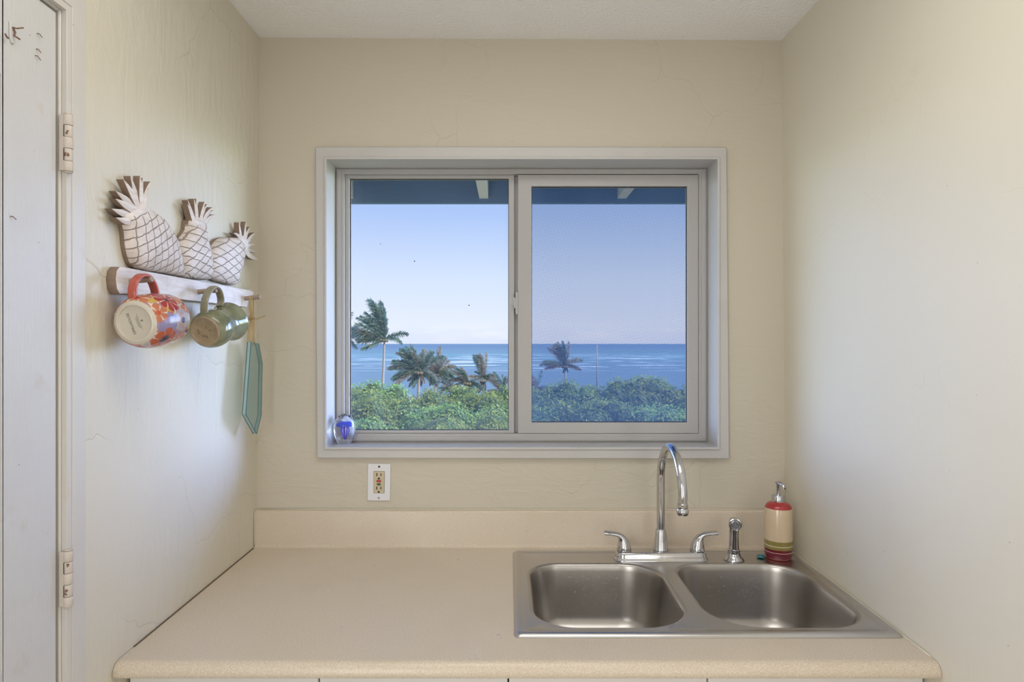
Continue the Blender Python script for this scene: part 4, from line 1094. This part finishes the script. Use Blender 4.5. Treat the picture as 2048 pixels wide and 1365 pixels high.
# breakers on the reef and whitecaps
f1 = t.noise(1.0, 5, t.map((.010, .045, 1)), .6, .4)
reef = t.math('MULTIPLY', t.rng(Yc, 420, 560), t.rng(Yc, 1300, 900))
foam = t.math('MULTIPLY', t.rng(f1, .57, .63), reef)
f2 = t.noise(1.0, 4, t.map((.03, .09, 1)), .7)
foam = t.math('MAXIMUM', foam, t.math('MULTIPLY', t.rng(f2, .64, .72, 0, .8), t.rng(Yc, 380, 500)))
c = t.mix(foam, c, (.85, .88, .90))
M_sea = t.prin(c, .75, 0, None, Specular_IOR_Level=.12)
mb = MB(); ys = [150, 300, 600, 1200, 2500, 5000, 12000, 30000]
grid(mb, lambda x, y: Vector((x*(y+60), y, -18)), [-.8, -.3, 0, .3, .8], ys)
tag(mb.build('sea', M_sea, fix=False), 'blue sea with white breakers out to the horizon', 'sea', kind='structure')
t = NT('dry_scrub_ground'); n = t.noise(.8, 5)
M_ground = t.prin(t.mix(n, (.10, .13, .05), (.22, .18, .11)), .9)
def gz(y):
    if y < 100: return -5.0 - (y-8)*.022 if y > 8 else -5
    return -7.02 - (y-100)*.09
mb = MB(); grid(mb, lambda x, y: Vector((x*1.5*(y+18), y, gz(y) + .4*noise.noise(Vector((x*9, y*.05, 0))))), lin(-.75, .75, 12), [1.2, 4, 8, 14, 20, 30, 40, 55, 70, 90, 110, 135, 160, 200, 230])
tag(mb.build('ground', M_ground, fix=False), 'scrubby ground falling away to the shore', 'ground', kind='structure')

# foliage -------------------------------------------------------------
def leafmat(name, c1, c2, c3):
    t = NT(name); oi = t.n('ShaderNodeObjectInfo'); n = t.noise(2.2, 3); n2 = t.noise(.55, 2)
    c = t.mix(t.rng(n, .38, .64), c1, c2)
    c = t.mix(t.rng(n2, .50, .66, 0, .7), c, c3)
    hs = t.n('ShaderNodeHueSaturation'); t.l(c, hs.inputs['Color']); t.l(t.math('ADD', .46, t.math('MULTIPLY', oi.outputs['Random'], .06)), hs.inputs['Hue']); t.l(t.math('ADD', .8, t.math('MULTIPLY', oi.outputs['Random'], .45)), hs.inputs['Value'])
    d = t.n('ShaderNodeBsdfDiffuse'); tl = t.n('ShaderNodeBsdfTranslucent'); m = t.n('ShaderNodeMixShader'); m.inputs[0].default_value = .35
    t.l(hs.outputs[0], d.inputs[0]); t.l(hs.outputs[0], tl.inputs[0]); t.l(d.outputs[0], m.inputs[1]); t.l(tl.outputs[0], m.inputs[2]); t.l(m.outputs[0], t.out.inputs[0])
    return t.mat
M_leaf = leafmat('shrub_leaves', (.16, .26, .09), (.32, .42, .14), (.44, .50, .16))
M_core = NT('shrub_dark_core').prin((.05, .085, .03), .9)  # dark filler spheres added inside each shrub to stop see-through
def bush_mesh(seed, nleaf, ls):
    rnd = random.Random(seed); lobes = []
    for k in range(11):
        a = rnd.uniform(0, 2*PI); rr_ = rnd.uniform(.15, .78); lobes.append((Vector((rr_*math.cos(a), rr_*math.sin(a), rnd.uniform(.25, .72))), rnd.uniform(.26, .42)))
    mb = MB()
    for c, r in lobes:
        b2 = bmesh.new(); bmesh.ops.create_icosphere(b2, subdivisions=2, radius=r*.82)
        mb.add([v.co+c for v in b2.verts], [[v.index for v in f.verts] for f in b2.faces], 1, True); b2.free()
    for k in range(nleaf):
        c, r = rnd.choice(lobes); d = Vector((rnd.gauss(0, 1), rnd.gauss(0, 1), rnd.gauss(.25, 1))).normalized()
        p = c + d*r*rnd.uniform(.85, 1.12)
        n_ = (d + Vector((rnd.gauss(0, .6), rnd.gauss(0, .6), rnd.gauss(.3, .6)))).normalized()
        u = n_.cross(Vector((rnd.gauss(0, 1), rnd.gauss(0, 1), rnd.gauss(0, 1)))).normalized(); v = n_.cross(u)
        s = ls*rnd.uniform(.6, 1.4)
        mb.add([p-u*s, p+v*s*.45, p+u*s, p-v*s*.45], [(0, 1, 2, 3)], 0, False)
    me_ = bpy.data.meshes.new('shrub'); me_.from_pydata(mb.v, [], mb.f); me_.materials.append(M_leaf); me_.materials.append(M_core)
    me_.polygons.foreach_set('material_index', mb.m); me_.polygons.foreach_set('use_smooth', mb.sm); return me_
near_b = [bush_mesh(s, 5200, .030) for s in (1, 2, 3)]
far_b = [bush_mesh(s, 4200, .036) for s in (4, 5)]
random.seed(21)
rows = [(16.5, 5, 1.75, -1.10, near_b, 'front row of leafy green shrubs just below the window'), (23, 5, 2.2, -1.32, near_b, 'second row of leafy green shrubs behind the front row'),
        (32, 7, 2.85, -1.45, near_b, 'middle band of leafy green shrubs below the palms'), (45, 8, 3.4, -1.85, far_b, 'shrubs in the far band at the foot of the palms'),
        (61, 8, 4.1, -2.25, far_b, 'most distant shrubs, just in front of the shore')]
for ri, (Y, n, sc_, ztop, protos, lab) in enumerate(rows):
    n = int(n*1.7); hw = (Y+2)*.66
    for i in range(n):
        x = -hw + 2*hw*(i+.5)/n + random.uniform(-.3, .3); y = Y + random.uniform(-.6, .6)
        s = sc_*random.uniform(.92, 1.06)
        zt = ztop + random.uniform(-.35, .25)*Y/24
        px = CX + x/(y+DC)*FPX
        if ri == 4 and 1040 < px < 1150: zt -= 1.2
        if ri >= 3 and 840 < px < 1160: zt -= .6
        if ri == 2 and 860 < px < 990: zt -= .3
        if ri == 3 and 1190 < px < 1270: zt += .35
        if ri >= 2 and px < 770: zt += .35
        o = bpy.data.objects.new('leafy_shrub', random.choice(protos)); COL.objects.link(o)
        o.scale = (s*random.uniform(.98, 1.08), s, s*1.0); o.rotation_euler = (0, 0, random.uniform(0, 6.28))
        o.location = (x, y, zt - s*1.0)
        tag(o, lab, 'shrub', lab.replace('front row of', 'front-row').replace('second row of', 'second-row'))
# palms ----------------------------------------------------------------
M_frond = leafmat('palm_fronds_green', (.13, .20, .18), (.20, .28, .22), (.26, .30, .20))  # distance haze is mixed into the frond colours, paler and bluer
M_frond_dry = leafmat('palm_fronds_dry', (.26, .23, .19), (.42, .35, .27), (.22, .25, .19))
t = NT('palm_trunk'); M_trunk = t.prin(t.mix(t.noise(2, 3, t.map((1, 1, 8))), (.26, .22, .18), (.38, .33, .28)), .9)
M_nut = NT('coconut_husk').prin((.16, .14, .08), .8)
def palm(label, px, py_base, pxc, pyc, Y, ext_, fronds, seed, dry=.2, lean=0, ll_=.22):
    """fronds: list of (direction, spread, count, length factor, droop)"""
    rnd = random.Random(seed)
    base = W(px, py_base, Y); top_ = W(pxc, pyc, Y)
    base.z -= 1.5
    root = thing('coconut_palm', label, 'palm tree', tuple(base))
    mid = (base+top_)/2 + Vector((lean, 0, 0))
    mb = MB(); P = spline([base, mid, top_], 8); mb.tube(P, [.22 - .09*i/(len(P)-1) for i in range(len(P))], 10); mb.build('trunk', M_trunk, root)
    for (dr, spread, cnt, lf, droop) in fronds:
        for k in range(cnt):
            d = (Vector(dr).normalized() + Vector((rnd.gauss(0, spread), rnd.gauss(0, spread*.7), rnd.gauss(0, spread)))).normalized()
            Ln = ext_*lf*rnd.uniform(.82, 1.1); seg = 12; pts = [top_ + Vector((rnd.gauss(0, .12), rnd.gauss(0, .12), 0))]; dd = d.copy()
            for q in range(seg):
                pts.append(pts[-1] + dd*Ln/seg)
                dd = (dd + Vector((-.035, 0, -droop*(.3 + q/seg)))).normalized()
            mb = MB(); mb.tube(pts, [.05*(1-.8*i/seg)*ext_/4 for i in range(seg+1)], 5)
            for q in range(46):
                f_ = .06 + .93*q/46; i0 = min(seg-1, int(f_*seg)); p = pts[i0].lerp(pts[i0+1], f_*seg-i0)
                tg = (pts[i0+1]-pts[i0]).normalized(); ll = Ln*ll_*math.sin(PI*min(1, .2+f_*.76))**.6*rnd.uniform(.75, 1.15)
                side = tg.cross(Vector((0, 1, 0)));
                side = (side.normalized() if side.length > .1 else Vector((1, 0, 0)))
                for sg in (-1, 1):
                    sd = (side*sg*.55 + tg*.75 + Vector((-.28, 0, -.10)) + Vector((rnd.gauss(0, .15), rnd.gauss(0, .35), rnd.gauss(0, .15)))).normalized()
                    wv_ = sd.cross(Vector((rnd.gauss(0, .4), 1, rnd.gauss(0, .4)))).normalized()*.034*ext_/4
                    m_ = p + sd*ll*.6; e = p + sd*ll + Vector((-.05*ll, 0, -.16*ll))
                    mb.add([p-wv_, p+wv_, m_+wv_*.8, e, m_-wv_*.8], [(0, 1, 2, 3, 4)])
            mb.build('frond', M_frond_dry if rnd.random() < dry else M_frond, root, fix=False)
    for k in range(7):
        a = 2*PI*k/7; p = top_ + Vector((.36*math.cos(a), .36*math.sin(a), -.28)); b2 = bmesh.new(); bmesh.ops.create_icosphere(b2, subdivisions=2, radius=.22)
        mb = MB(); mb.add([v.co+p for v in b2.verts], [[v.index for v in f.verts] for f in b2.faces], 0, True); b2.free(); mb.build('coconut', M_nut, root)
    return root
palm('tall windblown coconut palm at the left of the view, crown against the sky', 765, 752, 769, 678, 90, 5.6,
     [((-.03, 0, 1), .11, 11, 1.03, .03), ((-.45, 0, 1), .12, 4, .82, .05), ((-1, 0, .75), .08, 2, .85, .03), ((-1, 0, .30), .10, 5, .85, .02), ((-1, 0, -.02), .05, 2, .72, .02),
      ((-.9, 0, -.45), .04, 1, .8, .0), ((1, 0, .42), .03, 1, .72, .09), ((1, 0, .1), .05, 1, .55, .16)], 1, dry=.05)
palm('palm half hidden by the left edge of the window', 676, 750, 680, 668, 92, 3.6,
     [((.3, 0, 1), .2, 6, 1, .05), ((1, 0, .4), .12, 4, .9, .04), ((1, 0, -.1), .08, 2, .9, .03), ((1, 0, -.6), .1, 2, 1.0, .05), ((-1, 0, .3), .3, 5, .9, .06)], 2, dry=.3)
palm('bushy palm with brown fronds right of the tall palm', 836, 790, 838, 742, 70, 3.9,
     [((-.5, 0, 1), .22, 15, .8, .08), ((-1, 0, .35), .15, 6, .9, .08), ((-1, 0, -.1), .15, 5, .85, .10), ((.5, 0, .8), .2, 6, .75, .10), ((1, 0, -.2), .2, 6, .7, .12), ((0, 0, -1), .35, 6, .5, .0)], 3, dry=.4)
palm('bushy brownish palm standing behind the bushy one, slightly to its right', 868, 790, 872, 746, 78, 3.6,
     [((-.3, 0, 1), .28, 12, .95, .08), ((.6, 0, .8), .25, 7, .8, .12), ((1, 0, -.2), .25, 6, .8, .12), ((-1, 0, 0), .25, 5, .7, .1), ((0, 0, -1), .35, 6, .5, 0)], 4, dry=.75)
palm('short thin-trunked palm in the middle of the left pane', 935, 800, 936, 764, 76, 2.6,
     [((-.4, 0, 1), .3, 8, .9, .08), ((-1, 0, .2), .25, 6, .9, .1), ((1, 0, .1), .25, 6, .9, .12), ((0, 0, -1), .4, 6, .6, 0)], 5, dry=.5)
palm('slim upright palm near the right end of the left pane', 966, 795, 966, 758, 82, 3.4,
     [((-.05, 0, 1), .16, 12, .95, .05), ((-.8, 0, .6), .2, 4, .6, .1), ((.8, 0, .3), .2, 4, .6, .1), ((0, 0, -1), .35, 5, .6, 0)], 6, dry=.45)
palm('low ragged palm against the window centre bar', 1004, 800, 1004, 786, 80, 2.8,
     [((-.2, 0, 1), .35, 12, 1.0, .08), ((-1, 0, .1), .3, 5, .8, .1), ((1, 0, .1), .3, 5, .8, .1)], 7, dry=.4)
palm('low ragged palm between the bushy palm and the thin-trunked one', 900, 800, 902, 778, 86, 2.4,
     [((-.1, 0, 1), .4, 10, .9, .08), ((-1, 0, .1), .3, 5, .8, .1), ((1, 0, .1), .3, 5, .8, .1)], 12, dry=.6)
palm('low palm at the left edge of the right pane', 1076, 800, 1074, 780, 76, 2.6,
     [((-.3, 0, 1), .35, 10, .9, .09), ((-1, 0, .2), .3, 5, .9, .1), ((1, 0, .2), .3, 6, .9, .14)], 8, dry=.35)
palm('lone windblown palm against the sea in the right pane', 1131, 776, 1130, 731, 95, 4.2,
     [((-.12, 0, 1), .17, 16, .85, .03), ((-1, 0, .35), .12, 6, .85, .05), ((-1, 0, -.05), .08, 3, .75, .04), ((1, 0, .5), .06, 2, .65, .1), ((1, 0, .0), .06, 2, .6, .06), ((0, 0, -1), .2, 3, .35, 0)], 9, dry=.55)
a = W(1194, 762, 100); b = W(1194, 690, 100); a.z -= 2
mb = MB(); mb.tube([a, a.lerp(b, .5), b], [.13, .11, .09], 8); tag(mb.build('wooden_pole', M_trunk), 'thin brown pole rising in front of the sea in the right pane', 'pole')
